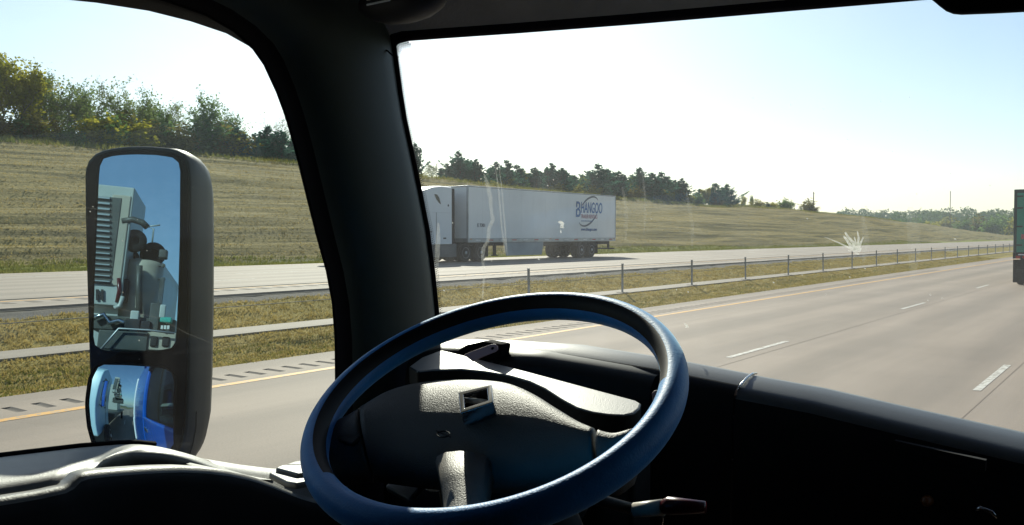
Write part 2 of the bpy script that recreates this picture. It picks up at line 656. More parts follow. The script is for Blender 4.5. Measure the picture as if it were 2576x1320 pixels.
def make_decid(seed, nleaf, leaf, spread, tmat, lmat, jitter=.026):
    rnd = random.Random(seed); rng = np.random.default_rng(seed)
    mb = MB(); tips = []

    def grow_b(p, d, L, r, lev):
        n = 4
        pts = [p]; rr = [r]
        q = p
        for i in range(n):
            d = (d + Vector((rnd.gauss(0, .16), rnd.gauss(0, .16), rnd.gauss(.05, .1)))).normalized()
            q = q + d * (L / n)
            pts.append(q); rr.append(r * (1 - .75 * (i + 1) / n))
            if lev < 3 and (i > 0 or lev > 0):
                for _ in range(2 if lev < 2 else 1):
                    side = Vector((rnd.gauss(0, 1), rnd.gauss(0, 1), rnd.gauss(.25, .35))).normalized()
                    grow_b(q, (d * .75 + side * .85).normalized(), L * rnd.uniform(.42, .68), max(rr[-1] * .62, .0019), lev + 1)
            if lev >= 2: tips.append(q)
        mb.tube(pts, rr, 5 if lev == 0 else 3, False)

    for s in range(2):
        grow_b(Vector((rnd.uniform(-.03, .03), rnd.uniform(-.03, .03), 0)), Vector((rnd.gauss(0, .12), rnd.gauss(0, .12), 1)).normalized(), .56, .018, 0)
    V = np.array([tuple(p) for p in mb.v]); Tp = np.array([tuple(p) for p in tips])
    sx = spread / np.percentile(np.abs(V[:, :2]), 98); sz = 1 / np.percentile(V[:, 2], 99.8)
    V[:, :2] *= sx; V[:, 2] *= sz; Tp[:, :2] *= sx; Tp[:, 2] *= sz
    # keep the butt slim after stretching
    mb.v = [Vector(p) for p in V]
    trunk = mb.mesh('trunk', tmat, True, fixn=False)
    idx = rng.integers(0, len(Tp), nleaf)
    C_ = Tp[idx] + rng.normal(0, jitter, (nleaf, 3))
    C_ = C_[C_[:, 2] > .07]
    LV = leaf_quads(C_, leaf, rng)
    crown = raw_mesh('crown', LV, np.arange(len(LV)).reshape(-1, 4), lmat)
    return trunk, crown


def make_cedar(seed, nleaf, leaf, lmat, width=.33):
    rnd = random.Random(seed); rng = np.random.default_rng(seed)
    mb = MB(); C_ = []
    tops = [(0, 0, 1.0)]
    for _ in range(rnd.randint(1, 3)):
        a = rnd.uniform(0, 6.28); tops.append((.13 * math.cos(a), .13 * math.sin(a), rnd.uniform(.72, .92)))
    for i, (tx, ty, th) in enumerate(tops):
        mb.tube([(0, 0, 0), (tx * .6, ty * .6, th * .4), (tx, ty, th)], [.025, .014, .002], 5, False)
        C_.append(np.array([tx, ty, th]) + rng.normal(0, 1, (16, 3)) * [.008, .008, .03] - [0, 0, .02])
        nb = 62 if i == 0 else 34
        for b in range(nb):
            f = .04 + .94 * (b + rnd.random()) / nb
            z = th * f
            L = width * (1.02 - f) ** 1.05 * rnd.uniform(.45, 1.25) * (1 if i == 0 else .62) + .025
            a = rnd.uniform(0, 6.28)
            ox, oy = tx * f, ty * f
            up = rnd.uniform(.35, 1.15)
            tip = (ox + L * math.cos(a), oy + L * math.sin(a), z + L * up)
            mb.tube([(ox, oy, z), tip], [.006, .0015], 3, False)
            m = max(5, int(nleaf / 78 * (.2 + L / width)))
            s = rng.uniform(.12, 1.12, m)[:, None] ** .8
            P_ = np.array([ox, oy, z]) * (1 - s) + np.array(tip) * s
            P_ = P_ + rng.normal(0, 1, (m, 3)) * (.006 + .022 * (1 - s)) * (1 + .6 * (1 - f))
            C_.append(P_)
    C_ = np.concatenate(C_)
    C_ = C_[C_[:, 2] > .03]
    LV = leaf_quads(C_, leaf, rng)
    return mb.mesh('trunk', M['bark'], True, fixn=False), raw_mesh('crown', LV, np.arange(len(LV)).reshape(-1, 4), lmat)


def make_shrub(seed, nleaf, leaf, lmat):
    rnd = random.Random(seed); rng = np.random.default_rng(seed)
    mb = MB(); tips = []
    for _ in range(14):
        a = rnd.uniform(0, 6.28); e = rnd.uniform(.1, 1)
        p = Vector((.45 * e * math.cos(a), .45 * e * math.sin(a), rnd.uniform(.55, 1.0) * (1.05 - .4 * e)))
        mb.tube([(0, 0, 0), p * .5 + Vector((0, 0, .06)), p], [.02, .012, .003], 3, False)
        for f in (.4, .6, .8, 1.0): tips.append(tuple(p * f))
    Tp = np.array(tips)
    C_ = Tp[rng.integers(0, len(Tp), nleaf)] + rng.normal(0, .085, (nleaf, 3))
    C_ = C_[C_[:, 2] > .02]
    LV = leaf_quads(C_, leaf, rng)
    return mb.mesh('stem', M['twig'], True, fixn=False), raw_mesh('foliage', LV, np.arange(len(LV)).reshape(-1, 4), lmat)


V_OLIVE = [make_decid(11 + i, 3800, .019, .34, M['bark'], M['leaf_olive']) for i in range(2)]
V_GREY = [make_decid(31 + i, 1500, .017, .31, M['twig'], M['leaf_grey'], .024) for i in range(3)]
V_GREEN = [make_decid(51 + i, 2300, .019, .30, M['bark'], M['leaf_green']) for i in range(2)]
V_BARE = [make_decid(71 + i, 420, .014, .36, M['twig'], M['leaf_grey'], .03) for i in range(2)]
V_YEL = [make_decid(91, 3600, .026, .36, M['bark'], M['leaf_yellow'])]
V_CED = [make_cedar(101 + i, 5200, .021, M['leaf_cedar'], .30 + .03 * i) for i in range(5)]
V_SHR = [make_shrub(131, 1500, .05, M['leaf_brown']), make_shrub(132, 1500, .05, M['leaf_olive']), make_shrub(133, 1500, .05, M['leaf_green']), make_shrub(134, 1500, .05, M['leaf_yellow'])]
ORD = ['first', 'second', 'third', 'fourth', 'fifth', 'sixth', 'seventh', 'eighth', 'ninth', 'tenth', 'eleventh', 'twelfth', 'thirteenth', 'fourteenth', 'fifteenth', 'sixteenth', 'seventeenth', 'eighteenth', 'nineteenth', 'twentieth', 'twenty-first', 'twenty-second', 'twenty-third', 'twenty-fourth', 'twenty-fifth', 'twenty-sixth', 'twenty-seventh', 'twenty-eighth', 'twenty-ninth', 'thirtieth']


def plant(px, ytop, d, var, name, label, cat, group, wide=1.0, parts=('trunk', 'crown'), sink=.1):
    p = at(px, ytop, 0, -d)
    zb = float(gz(d, p.y)) - sink
    h = max(.6, p.z - zb)
    o = empty(name, (-d, p.y, zb), random.uniform(0, 6.28))
    tag(o, label, cat, group)
    w = h * wide * random.uniform(.92, 1.1)
    for nm, me in zip(parts, var):
        c = link(nm, me, o)
        c.scale = (w, w, h)
    return o


# grove on the bank top left of the pillar, (x, top, distance, kind, width)
grove = [(-60, 120, 66, 'O', 1.1), (15, 138, 64, 'O', 1.1), (62, 175, 69, 'O', .9), (108, 176, 67, 'G', 1.0), (150, 205, 71, 'G', 1.0), (195, 198, 65, 'G', 1.0),
         (238, 212, 70, 'N', .9), (268, 200, 66, 'G', 1.0), (322, 204, 68, 'G', 1.0), (352, 232, 72, 'N', .9), (392, 250, 66, 'G', 1.0), (436, 258, 70, 'G', 1.0), (478, 262, 66, 'B', 1.0),
         (522, 236, 65, 'N', .85), (560, 268, 68, 'N', .85), (615, 312, 70, 'G', 1.0), (682, 280, 71, 'B', 1.25), (735, 330, 72, 'B', 1.1)]
KN = {'O': ('yellow olive', V_OLIVE), 'G': ('sparse grey green', V_GREY), 'N': ('leafy green', V_GREEN), 'B': ('nearly bare', V_BARE)}
cnt = {}
tot = {}
for g in grove: tot[g[3]] = tot.get(g[3], 0) + 1
for (px, y, d, kd, wd) in sorted(grove):
    i = cnt.get(kd, 0); cnt[kd] = i + 1
    nm, var = KN[kd]
    plant(px, y, d, var[i % len(var)], 'deciduous_tree', f'{ORD[i]} {nm} tree from the left in the grove above the mirror', 'tree', 'trees on the bank left of the pillar', wd)
for i, (px, y, d, wd) in enumerate([(598, 322, 64, 1.0), (640, 338, 63.5, 1.1), (672, 318, 65, 1.0), (708, 330, 63.5, 1.1), (742, 345, 64.5, 1.1)]):
    plant(px, y, d, V_CED[i % 5], 'cedar_tree', f'{ORD[i]} dark cedar from the left below the bare trees beside the pillar', 'tree', 'cedars left of the pillar', wd * 1.7)
sx = list(range(-30, 600, 34))
for i, px in enumerate(sx):
    k = [0, 1, 2, 0, 1, 0, 2][i % 7]
    plant(px + random.uniform(-8, 8), 300 + 20 * (px / 600.) + random.uniform(-22, 26), 62.5 + random.uniform(0, 2.5), V_SHR[k], 'shrub',
          f'{ORD[i]} low shrub from the left under the grove on the left bank', 'shrub', 'shrubs under the left grove', 1.5, ('stem', 'foliage'))

# cedars along the bank top behind the white trailer
ced = [(1043, 362, 64, .7), (1108, 424, 66, 1.1), (1125, 412, 64, 1.0), (1154, 382, 65, .95), (1178, 404, 66, 1.0), (1198, 402, 64, .9), (1246, 408, 67, .8), (1275, 404, 64, 1.0), (1300, 416, 66, .9),
       (1346, 422, 64, 1.0), (1390, 412, 65, .9), (1412, 424, 64, .9), (1445, 442, 66, 1.0), (1505, 414, 64, .95), (1530, 428, 66, 1.0), (1556, 432, 64, .9), (1608, 424, 65, .9), (1640, 436, 64, 1.0), (1664, 434, 65, .9), (1686, 452, 66, 1.0),
       (1716, 450, 64, .9), (1758, 476, 66, 1.0), (1800, 462, 64, 1.2), (1828, 464, 64.5, 1.1), (1930, 508, 64, 1.3)]
for i, (px, y, d, wd) in enumerate(ced):
    plant(px, y, d, V_CED[(i * 3) % 5], 'cedar_tree', f'{ORD[i]} dark green cedar from the pillar on the bank top behind the trailer', 'tree', 'cedars along the bank top', wd * 1.75, sink=.3)
for i, (px, y, d, kd, wd) in enumerate([(1078, 402, 68, 'G', .9), (1320, 432, 68, 'O', .9), (1468, 446, 67, 'O', .9), (1580, 440, 68, 'N', .9), (1774, 472, 63.5, 'Y', .8), (1868, 492, 66, 'O', .8), (1896, 490, 65, 'N', .75), (1992, 502, 66, 'G', .9), (2016, 516, 66, 'G', .8)]):
    nm, var = dict(KN, Y=('pale yellow', V_YEL))[kd]
    plant(px, y, d, var[0], 'deciduous_tree', f'{ORD[i]} broadleaved tree from the pillar among the hilltop cedars, {nm}', 'tree', 'broadleaved trees among the cedars', wd)
rt = random.Random(21)
for i, px in enumerate(range(1232, 1724, 21)):
    yt = float(np.interp(px, [1230, 1400, 1560, 1700, 1730], [428, 432, 444, 456, 470])) + rt.uniform(-9, 10)
    if i >= 24: break
    plant(px + rt.uniform(-5, 5), yt, 67.5 + rt.uniform(0, 2), V_CED[(i * 2 + 1) % 5], 'cedar_tree', f'{ORD[i]} cedar from the pillar in the back row of the hilltop cedars', 'tree', 'back row of hilltop cedars', rt.uniform(1.7, 2.3), sink=.3)
j = 0
for px in range(1060, 2060, 44):
    y = 440 + (px - 1060) * .072 + random.uniform(-8, 10)
    plant(px + random.uniform(-10, 10), y, 62.8 + random.uniform(0, 1.5), V_SHR[[1, 2, 0, 1, 3][j % 5]], 'shrub', f'{ORD[j]} low shrub from the pillar at the feet of the hilltop cedars', 'shrub', 'shrubs under the cedars', 1.6, ('stem', 'foliage'), .3)
    j += 1

# far hills and woods beyond the end of the bank
TH = steps((560, 1200, 40), (1200, 2600, 100))
AZ = np.radians(np.linspace(-40, 60, 90))
R_ = steps((430, 1000, 30), (1000, 2600, 160))


def hz(a, r):
    rise = np.clip((r - 430) / 420., 0, 1)
    return -1 + (rise * rise * (3 - 2 * rise)) * (13 + 5 * vnoise(a * 14, r * .004, 4)) + np.clip(r - 900, 0, 2000) * .002


A2, R2 = np.meshgrid(AZ, R_)
V = np.stack([-R2 * np.sin(A2), R2 * np.cos(A2), hz(A2, R2)], -1).reshape(-1, 3)
n_, m_ = len(R_), len(AZ)
ii = np.arange((n_ - 1) * m_).reshape(n_ - 1, m_)[:, :-1].ravel()
hill = link('hills', raw_mesh('hills', V, np.stack([ii, ii + m_, ii + m_ + 1, ii + 1], 1), M['field'], True))
tag(hill, kind='structure')
CC, SS = [], []
rg = np.random.default_rng(5)
for k in range(620):
    a = math.radians(rg.uniform(-14, 34)); r = 480 + 520 * rg.uniform() ** .8
    b = Vector((-r * math.sin(a), r * math.cos(a), float(hz(np.array(a), np.array(r)))))
    h = rg.uniform(6, 11.5); w = h * rg.uniform(.45, .7)
    n = 230
    q = rg.normal(size=(n, 3)); q /= np.linalg.norm(q, axis=1)[:, None]
    q *= (rg.uniform(.5, 1.05, n) ** .5)[:, None] * (1 + .25 * np.sin(q[:, :1] * 5 + k) * np.cos(q[:, 1:2] * 6))
    CC.append(np.array(b) + q * [w, w, h * .52] + [0, 0, h * .5])
CC = np.concatenate(CC)
LV = leaf_quads(CC, .85, rg)
woods = link('distant_woods', raw_mesh('distant_woods', LV, np.arange(len(LV)).reshape(-1, 4), M['leaf_far']))
tag(woods, 'hazy far woodland rolling over the low hills on the right', 'woodland', kind='stuff')
# bushes one can tell apart at the end of the bank
for i, (px, y, tt, wd) in enumerate([(2185, 556, 360, 1.2), (2225, 550, 420, 1.3), (2268, 552, 400, 1.3), (2312, 549, 430, 1.4), (2345, 556, 410, 1.5), (2392, 546, 430, 1.4), (2425, 553, 420, 1.5), (2462, 545, 440, 1.4), (2496, 550, 430, 1.5), (2530, 541, 450, 1.4), (2566, 548, 440, 1.5)]):
    d_ = -at(px, y, 1, tt).x
    p = at(px, y, 1, tt)
    zb = min(float(gz(d_, tt)), p.z - 3) - .5
    o = empty('bush', (p.x, tt, zb), i)
    tag(o, f'{ORD[i]} rounded bush from the left in the hollow beyond the end of the bank', 'bush', 'bushes beyond the bank')
    h = p.z - zb
    for nm, me in zip(('stem', 'foliage'), V_SHR[[2, 1, 2, 2, 1, 3, 2, 0, 2, 2, 1][i]]):
        c = link(nm, me, o); c.scale = (h * wd, h * wd, h)
# utility poles
for i, (px, y, d, lab) in enumerate([(2047, 482, 90, 'thin wooden utility pole rising behind the sparse hilltop trees'), (2391, 480, 75, 'faint utility pole above the far woods near the green truck')]):
    tt = 265 if i == 0 else 430
    p = at(px, y, 1, tt)
    zb = float(gz(-p.x, tt)) - .6
    o = empty('utility_pole', (p.x, tt, zb)); tag(o, lab, 'pole', 'utility poles')
    mb = MB(); mb.tube([(0, 0, 0), (0, 0, p.z - zb)], [.2, .14], 8); mb.build('pole', M['bark'], o, True)
    mb = MB(); mb.box((0, 0, p.z - zb - .5), (.12, 1.6, .12)); mb.build('crossarm', M['bark'], o)

# ------------------------------------------------------------------ vehicles
M['white_paint'] = simple('white_truck_paint', (.72, .73, .74), .28, spec=.5, var=.05, vscale=.6, coat=.3)
M['white_side'] = simple('white_trailer_panel', (.84, .82, .78), .38, spec=.5, var=.07, vscale=.5)
M['rail'] = simple('aluminium_rail', (.40, .41, .42), .45, .7, var=.2, vscale=2)
M['dark_plastic'] = simple('dark_plastic', (.03, .032, .034), .6, spec=.4)
M['fairing'] = simple('grey_fairing', (.10, .105, .11), .5, spec=.4)
M['rubber'] = simple('rubber', (.018, .018, .019), .85, spec=.25)
M['chassis'] = simple('chassis_black', (.02, .02, .021), .7, spec=.3)
M['hubs'] = simple('wheel_steel', (.42, .43, .44), .4, .7)
M['skirt'] = simple('grey_side_skirt', (.26, .30, .32), .5, spec=.4, vscale=1)
M['tail_red'] = simple('red_lens', (.45, .02, .015), .25)
M['amber'] = simple('amber_lens', (.6, .22, .02), .25)
M['blue_print'] = simple('blue_print', (.03, .12, .30), .5)
M['red_print'] = simple('red_print', (.42, .10, .10), .5)
M['grey_print'] = simple('dark_print', (.09, .10, .13), .5)
M['window_dark'] = simple('dark_glass', (.012, .014, .016), .06, spec=.6, var=.02)
M['green_door'] = simple('green_trailer_door', (.015, .22, .14), .4, spec=.5, var=.2, vscale=1.5)
M['green_frame'] = simple('dark_green_frame', (.02, .04, .035), .5)
M['tape_white'] = simple('reflective_tape_white', (.7, .68, .66), .4)


def wheel(parent, off, c, axis_x=1, r=.5, w=.28, name='wheel'):
    """tyre with tread shoulders and a dished steel rim"""
    mb = MB(off)
    ax = (axis_x, 0, 0)
    mb.lathe(c, ax, [(-w / 2, r * .55), (-w / 2, r * .62), (-w / 2 - .012, r * .8), (-w / 2 + .02, r * .96), (-w / 2 + .06, r), (w / 2 - .06, r), (w / 2 - .02, r * .96), (w / 2 + .012, r * .8), (w / 2, r * .62), (w / 2, r * .55)], 28)
    o = mb.build(name, M['rubber'], parent, auto=40)
    rb = MB(off)
    rb.lathe(c, ax, [(w / 2 - .10, .03), (w / 2 - .10, r * .3), (w / 2 - .06, r * .42), (w / 2 - .02, r * .53), (w / 2 + .005, r * .56), (w / 2 + .005, r * .58), (-w / 2, r * .57)], 24)
    rb.lathe(c, ax, [(w / 2 - .11, .09), (w / 2 + .03, .085), (w / 2 + .05, .05), (w / 2 + .05, .001)], 14)
    rb.build('rim', M['hubs'], o, auto=40)
    return o


def text_mesh(name, body, size, mat, parent, origin, xdir, ydir, shear=0.0, bold=0.0, extrude=.004, xs=1.0, off=(0, 0, 0)):
    cu = bpy.data.curves.new(name, 'FONT')
    cu.body = body; cu.size = size; cu.shear = shear; cu.offset = bold; cu.extrude = extrude
    tmp = bpy.data.objects.new(name, cu)
    COL.objects.link(tmp)
    dg = bpy.context.evaluated_depsgraph_get()
    me = bpy.data.meshes.new_from_object(tmp.evaluated_get(dg))
    bpy.data.objects.remove(tmp)
    X = Vector(xdir).normalized(); Y = Vector(ydir).normalized(); Z = X.cross(Y)
    o_ = Vector(origin) - Vector(off)
    for v in me.vertices:
        v.co = o_ + X * v.co.x * xs + Y * v.co.y + Z * v.co.z
    me.materials.clear(); me.materials.append(mat)
    return link(name, me, parent)


# white semi truck standing on the far shoulder
XN, XF = -30.1, -32.7
GZ = FAR_Z
org = (-31.4, 44.0, GZ)
semi = empty('semi_truck', org)
tag(semi, 'white semi truck with long white box trailer on the far road beneath the cedars', 'truck')
T0, T1 = 36.7, 52.55
ZB, ZT = GZ + 1.05, GZ + 4.12
mb = MB(org); mb.box2((XN - .012, T0 + .02, ZB + .22), (XF + .012, T1 - .02, ZT - .06))
box = mb.build('trailer_box', M['white_side'], semi, bevel=.02)
mb = MB(org); mb.box2((XN, T0, ZB), (XF, T1, ZB + .22)); mb.build('bottom_rail', M['rail'], semi, bevel=.01)
mb = MB(org); mb.box2((XN, T0, ZT - .07), (XF, T1, ZT)); mb.build('top_rail', M['rail'], semi, bevel=.015)
for tt in (T0 + .03, T1 - .03):
    mb = MB(org); mb.box2((XN + .004, tt - .045, ZB + .2), (XN - .08, tt + .045, ZT - .05)); mb.build('corner_post', M['rail'], semi)
for i in range(12):                                    # riveted panel seams on the near side
    tt = T0 + 1.3 + i * 1.22
    mb = MB(org); mb.box2((XN - .013, tt - .012, ZB + .23), (XN - .008, tt + .012, ZT - .07)); mb.build('panel_seam', M['white_side'], box)
for i in range(14):                                    # reflective tape and marker lamps on the rail
    tt = T0 + .7 + i * 1.1
    mb = MB(org); mb.box2((XN - .01, tt, ZB + .10), (XN + .004, tt + .42, ZB + .15)); mb.build('reflective_tape', M['tail_red'] if i % 2 else M['tape_white'], semi)
for tt in (T0 + .25, (T0 + T1) / 2, T1 - .25):
    mb = MB(org); mb.box2((XN - .01, tt - .06, ZB + .165), (XN + .02, tt + .06, ZB + .205)); mb.build('marker_lamp', M['amber'], semi)
mb = MB(org); mb.box2((XN - .3, T0 + .1, GZ + .85), (XF + .3, T1 - .4, ZB - .002)); mb.build('underframe', M['chassis'], semi)
# landing gear
for xx in (XN - .35, XF + .35):
    mb = MB(org); mb.box2((xx - .07, 39.4, GZ + .32), (xx + .07, 39.55, GZ + 1.0)); mb.box2((xx - .14, 39.33, GZ + .28), (xx + .14, 39.62, GZ + .33)); mb.build('landing_leg', M['chassis'], semi)
mb = MB(org); mb.prism([(XN - .05, 40.2, GZ + .28), (XN - .05, 43.75, GZ + .28), (XN - .05, 43.95, GZ + 1.04), (XN - .05, 40.0, GZ + 1.04)], (-.02, 0, 0)); mb.build('side_skirt', M['skirt'], semi)
# spread tandem
for tt in (48.25, 49.5):
    for xc, ax in ((XN - .18, 1), (XN - .50, 1), (XF + .18, -1), (XF + .50, -1)):
        wheel(semi, org, (xc, tt, GZ + .5), ax)
    mb = MB(org); mb.tube([(XN - .1, tt, GZ + .5), (XF + .1, tt, GZ + .5)], .07, 8); mb.build('axle', M['chassis'], semi)
mb = MB(org); mb.box2((XN - .10, 47.5, GZ + .74), (XF + .10, 50.2, GZ + 1.04)); mb.build('bogie', M['chassis'], semi)
for tt in (50.25,):
    for xx in (XN - .05, XF + .65):
        mb = MB(org); mb.box2((xx, tt, GZ + .25), (xx - .6, tt + .02, GZ + 1.0)); mb.build('mud_flap', M['rubber'], semi)
# rear underride guard
mb = MB(org); mb.box2((XN - .05, 52.35, GZ + .50), (XF + .05, 52.45, GZ + .60))
for xx in (XN - .5, XF + .5): mb.box2((xx - .05, 52.33, GZ + .55), (xx + .05, 52.47, ZB))
mb.box2((XN - .3, 50.4, GZ + .56), (XN - .36, 52.4, GZ + .60))
mb.build('underride_guard', M['chassis'], semi)
# tractor: profile in (t, z above the road)
prof = [(35.45, .95), (35.45, 3.98), (34.6, 4.0), (33.9, 3.93), (33.2, 3.72), (32.5, 3.38), (32.0, 3.02), (31.3, 2.45), (30.8, 2.05), (29.6, 1.82), (28.9, 1.6), (28.6, 1.2), (28.6, .55), (29.1, .5), (29.2, .95)]
mb = MB(org)
XA, XB = XN - .05, XF + .05
rings = []
for xx, ins in ((XA, .10), (XA - .10, .0), (XB + .10, .0), (XB, .10)):
    cz, ct = 2.2, 33.2
    rings.append([(xx, t_ + (ct - t_) * ins * .12, GZ + z_ + (cz - z_) * ins * .25) for t_, z_ in prof])
mb.loft(rings, True, True)
mb.build('tractor_cab', M['white_paint'], semi, auto=50)
wpts = [(34.05, 3.55), (34.25, 3.54), (34.42, 3.38), (34.55, 3.05), (34.4, 3.12), (34.2, 3.3)]
mb = MB(org); mb.prism([(XA + .002, t_, GZ + z_) for t_, z_ in wpts], (.012, 0, 0)); mb.build('sleeper_window', M['window_dark'], semi)
mb = MB(org); mb.prism([(XA + .002, t_, GZ + z_) for t_, z_ in [(31.75, 2.3), (32.75, 2.25), (32.75, 2.95), (32.25, 2.98)]], (.012, 0, 0)); mb.build('door_window', M['window_dark'], semi)
for a_, b_ in (((33.0, 2.62), (35.4, 2.60)), ((32.95, 1.0), (32.95, 2.95)), ((34.2, 1.05), (34.2, 2.6))):
    mb = MB(org); mb.box2((XA - .004, a_[0] - .012, GZ + a_[1] - .012), (XA + .006, b_[0] + .012, GZ + b_[1] + .012)); mb.build('panel_gap', M['dark_plastic'], semi)
mb = MB(org); mb.box2((XA + .01, 35.42, GZ + 1.0), (XB - .01, 35.66, GZ + 3.9)); mb.build('side_extender', M['rubber'], semi, bevel=.03)
mb = MB(org); mb.box2((XN - .10, 31.0, GZ + .28), (XF + .10, 35.9, GZ + 1.0)); mb.build('chassis_fairing', M['fairing'], semi, bevel=.05)
mb = MB(org); mb.box2((XN - .75, 30.0, GZ + .6), (XF + .75, 38.4, GZ + .95)); mb.build('frame_rails', M['chassis'], semi)
for i, tt in enumerate((29.9, 36.55, 37.85)):
    for xc, ax in (((XN - .16, 1), (XF + .16, -1)) if i == 0 else ((XN - .16, 1), (XN - .48, 1), (XF + .16, -1), (XF + .48, -1))):
        wheel(semi, org, (xc, tt, GZ + .5), ax)
mb = MB(org); mb.box2((XN - .05, 38.5, GZ + .25), (XN - .65, 38.52, GZ + 1.0)); mb.box2((XF + .05, 38.5, GZ + .25), (XF + .65, 38.52, GZ + 1.0)); mb.build('drive_mud_flap', M['rubber'], semi)
for a_, b_ in (((33.35, 2.2), (33.5, 2.26)), ((34.75, 1.25), (34.95, 1.32)), ((33.6, 1.6), (33.85, 1.66)), ((35.1, 2.95), (35.18, 3.05))):
    mb = MB(org); mb.box2((XA - .004, a_[0], GZ + a_[1]), (XA + .02, b_[0], GZ + b_[1])); mb.build('cab_vent', M['dark_plastic'], semi)
mb = MB(org); mb.box2((XA + .12, 31.75, GZ + 2.1), (XA + .32, 31.95, GZ + 2.85)); mb.build('cab_mirror', M['dark_plastic'], semi, bevel=.03)
mb = MB(org); mb.tube([(XA - .02, 31.95, GZ + 2.75), (XA + .2, 31.88, GZ + 2.75)], .02, 6); mb.build('mirror_bracket', M['dark_plastic'], semi)
# lettering on the trailer side
LX = XN + .004
text_mesh('logo_initial', 'B', 1.42, M['blue_print'], semi, (LX, 47.42, 3.34), (0, 1, 0), (0, 0, 1), .06, .012, .003, .80, off=org)
text_mesh('logo_lettering', 'HANGOO', .98, M['blue_print'], semi, (LX, 48.08, 3.62), (0, 1, 0), (0, 0, 1), .08, .012, .003, .60, off=org)
text_mesh('logo_subline', 'TRAILER RENTALS', .36, M['red_print'], semi, (LX, 48.08, 3.26), (0, 1, 0), (0, 0, 1), .1, .0, .003, .70, off=org)
text_mesh('web_address', 'www.bhangoo.com', .25, M['blue_print'], semi, (LX, 48.12, 2.47), (0, 1, 0), (0, 0, 1), 0, .01, .003, 1.0, off=org)
text_mesh('trailer_number', 'E 7301', .26, M['grey_print'], semi, (LX, 37.5, 2.62), (0, 1, 0), (0, 0, 1), 0, .006, .003, 1, off=org)
mb = MB(org)
for kx in range(7): mb.box2((LX - .003, 48.15 + kx * .2, 3.06), (LX + .003, 48.31 + kx * .2, 3.11))
mb.build('logo_tagline', M['blue_print'], semi)
mb = MB(org)
for a0, a1 in ((10, 132), (190, 318)):
    ps = []
    for k in range(30):
        a = math.radians(a0 + (a1 - a0) * k / 29)
        u_, w_ = 1.62 * math.cos(a), .80 * math.sin(a)
        ca, sa = math.cos(math.radians(22)), math.sin(math.radians(22))
        ps.append((49.05 + (u_ * ca - w_ * sa) * .82, 3.72 + (u_ * sa + w_ * ca) * 1.0))
    out, inn = [], []
    for k, (t_, z_) in enumerate(ps):
        wd = .015 + .05 * math.sin(math.pi * k / 29)
        d_ = Vector((t_ - 49.05, z_ - 3.72)).normalized() * wd
        out.append((LX + .001, t_ + d_.x, z_ + d_.y)); inn.append((LX + .001, t_ - d_.x, z_ - d_.y))
    mb.loft([out, inn], False)
mb.build('logo_swoosh', M['grey_print'], semi)

# green box truck ahead in the next lane
gx0, gx1, gt = -5.28, -2.72, 43.6
org = ((gx0 + gx1) / 2, gt, 0)
gtr = empty('green_truck', org)
tag(gtr, 'green box truck seen from behind at the right edge of the road', 'truck')
mb = MB(org); mb.box2((gx0, gt + .05, 1.15), (gx1, gt + 14, 4.14)); mb.build('cargo_box', M['green_frame'], gtr, bevel=.03)
xm = (gx0 + gx1) / 2
for a_, b_ in ((gx0 + .13, xm - .015), (xm + .015, gx1 - .13)):
    mb = MB(org); mb.box2((a_, gt - .005, 1.42), (b_, gt + .06, 3.98)); dr = mb.build('rear_door', M['green_door'], gtr, bevel=.015)
    for zz in (1.7, 2.5, 3.3, 3.8):
        mb = MB(org); mb.box2((a_ if a_ < xm - .1 else b_ - .22, gt - .02, zz), (a_ + .22 if a_ < xm - .1 else b_, gt - .004, zz + .07)); mb.build('hinge', M['green_frame'], dr)
    for xx in (a_ + .35, b_ - .35):
        mb = MB(org); mb.tube([(xx, gt - .03, 1.3), (xx, gt - .03, 4.02)], .018, 6); mb.build('lock_rod', M['rail'], dr)
mb = MB(org); mb.box2((gx0 + .5, gt - .012, 2.55), (gx0 + 1.0, gt - .006, 2.62)); mb.build('door_decal', M['tape_white'], gtr)
mb = MB(org); mb.box2((gx0 + .3, gt - .012, 2.0), (gx0 + .62, gt - .006, 2.2)); mb.build('door_placard', M['red_print'], gtr)
mb = MB(org); mb.box2((gx0, gt - .02, 1.15), (gx1, gt + .05, 1.40)); mb.build('rear_sill', M['chassis'], gtr)
mb = MB(org); mb.box2((gx0 + .2, gt - .028, 1.30), (gx1 - .1, gt - .021, 1.35)); mb.build('reflective_tape', M['tape_white'], gtr)
for xx in (gx0 + .2, gx0 + .45, gx1 - .2, gx1 - .45):
    mb = MB(org); mb.box((xx, gt - .028, 1.22), (.16, .03, .1)); mb.build('tail_lamp', M['tail_red'], gtr)
mb = MB(org); mb.box2((gx0 + .1, gt + .1, .55), (gx1 - .1, gt + .2, .68))
for xx in (gx0 + .6, gx1 - .6): mb.box((xx, gt + .15, .9), (.1, .1, .6))
mb.build('underride_guard', M['chassis'], gtr)
mb = MB(org); mb.box2((gx0 + .25, gt + .3, .75), (gx1 - .25, gt + 13.5, 1.15)); mb.build('underframe', M['chassis'], gtr)
for tt in (gt + 1.0, gt + 2.25):
    for xc, ax in ((gx0 + .2, -1), (gx0 + .52, -1), (gx1 - .2, 1), (gx1 - .52, 1)):
        wheel(gtr, org, (xc, tt, .5), ax)
for xx in (gx0 - .04, gx1 - .66):
    mb = MB(org); mb.box2((xx, gt + .42, .1), (xx + .7, gt + .44, 1.1)); mb.build('mud_flap', M['rubber'], gtr)
# cab of the green truck, out of sight ahead of its box
mb = MB(org); mb.box2((gx0 + .1, gt + 14.6, .6), (gx1 - .1, gt + 17.2, 3.5)); mb.build('cab', M['green_door'], gtr, bevel=.15)
for xc, ax in ((gx0 + .25, -1), (gx1 - .25, 1)): wheel(gtr, org, (xc, gt + 16.4, .5), ax)
mb = MB(org); mb.box2((gx0 + .8, gt + 13.3, .6), (gx1 - .8, gt + 15.2, .95)); mb.build('frame_rails', M['chassis'], gtr)

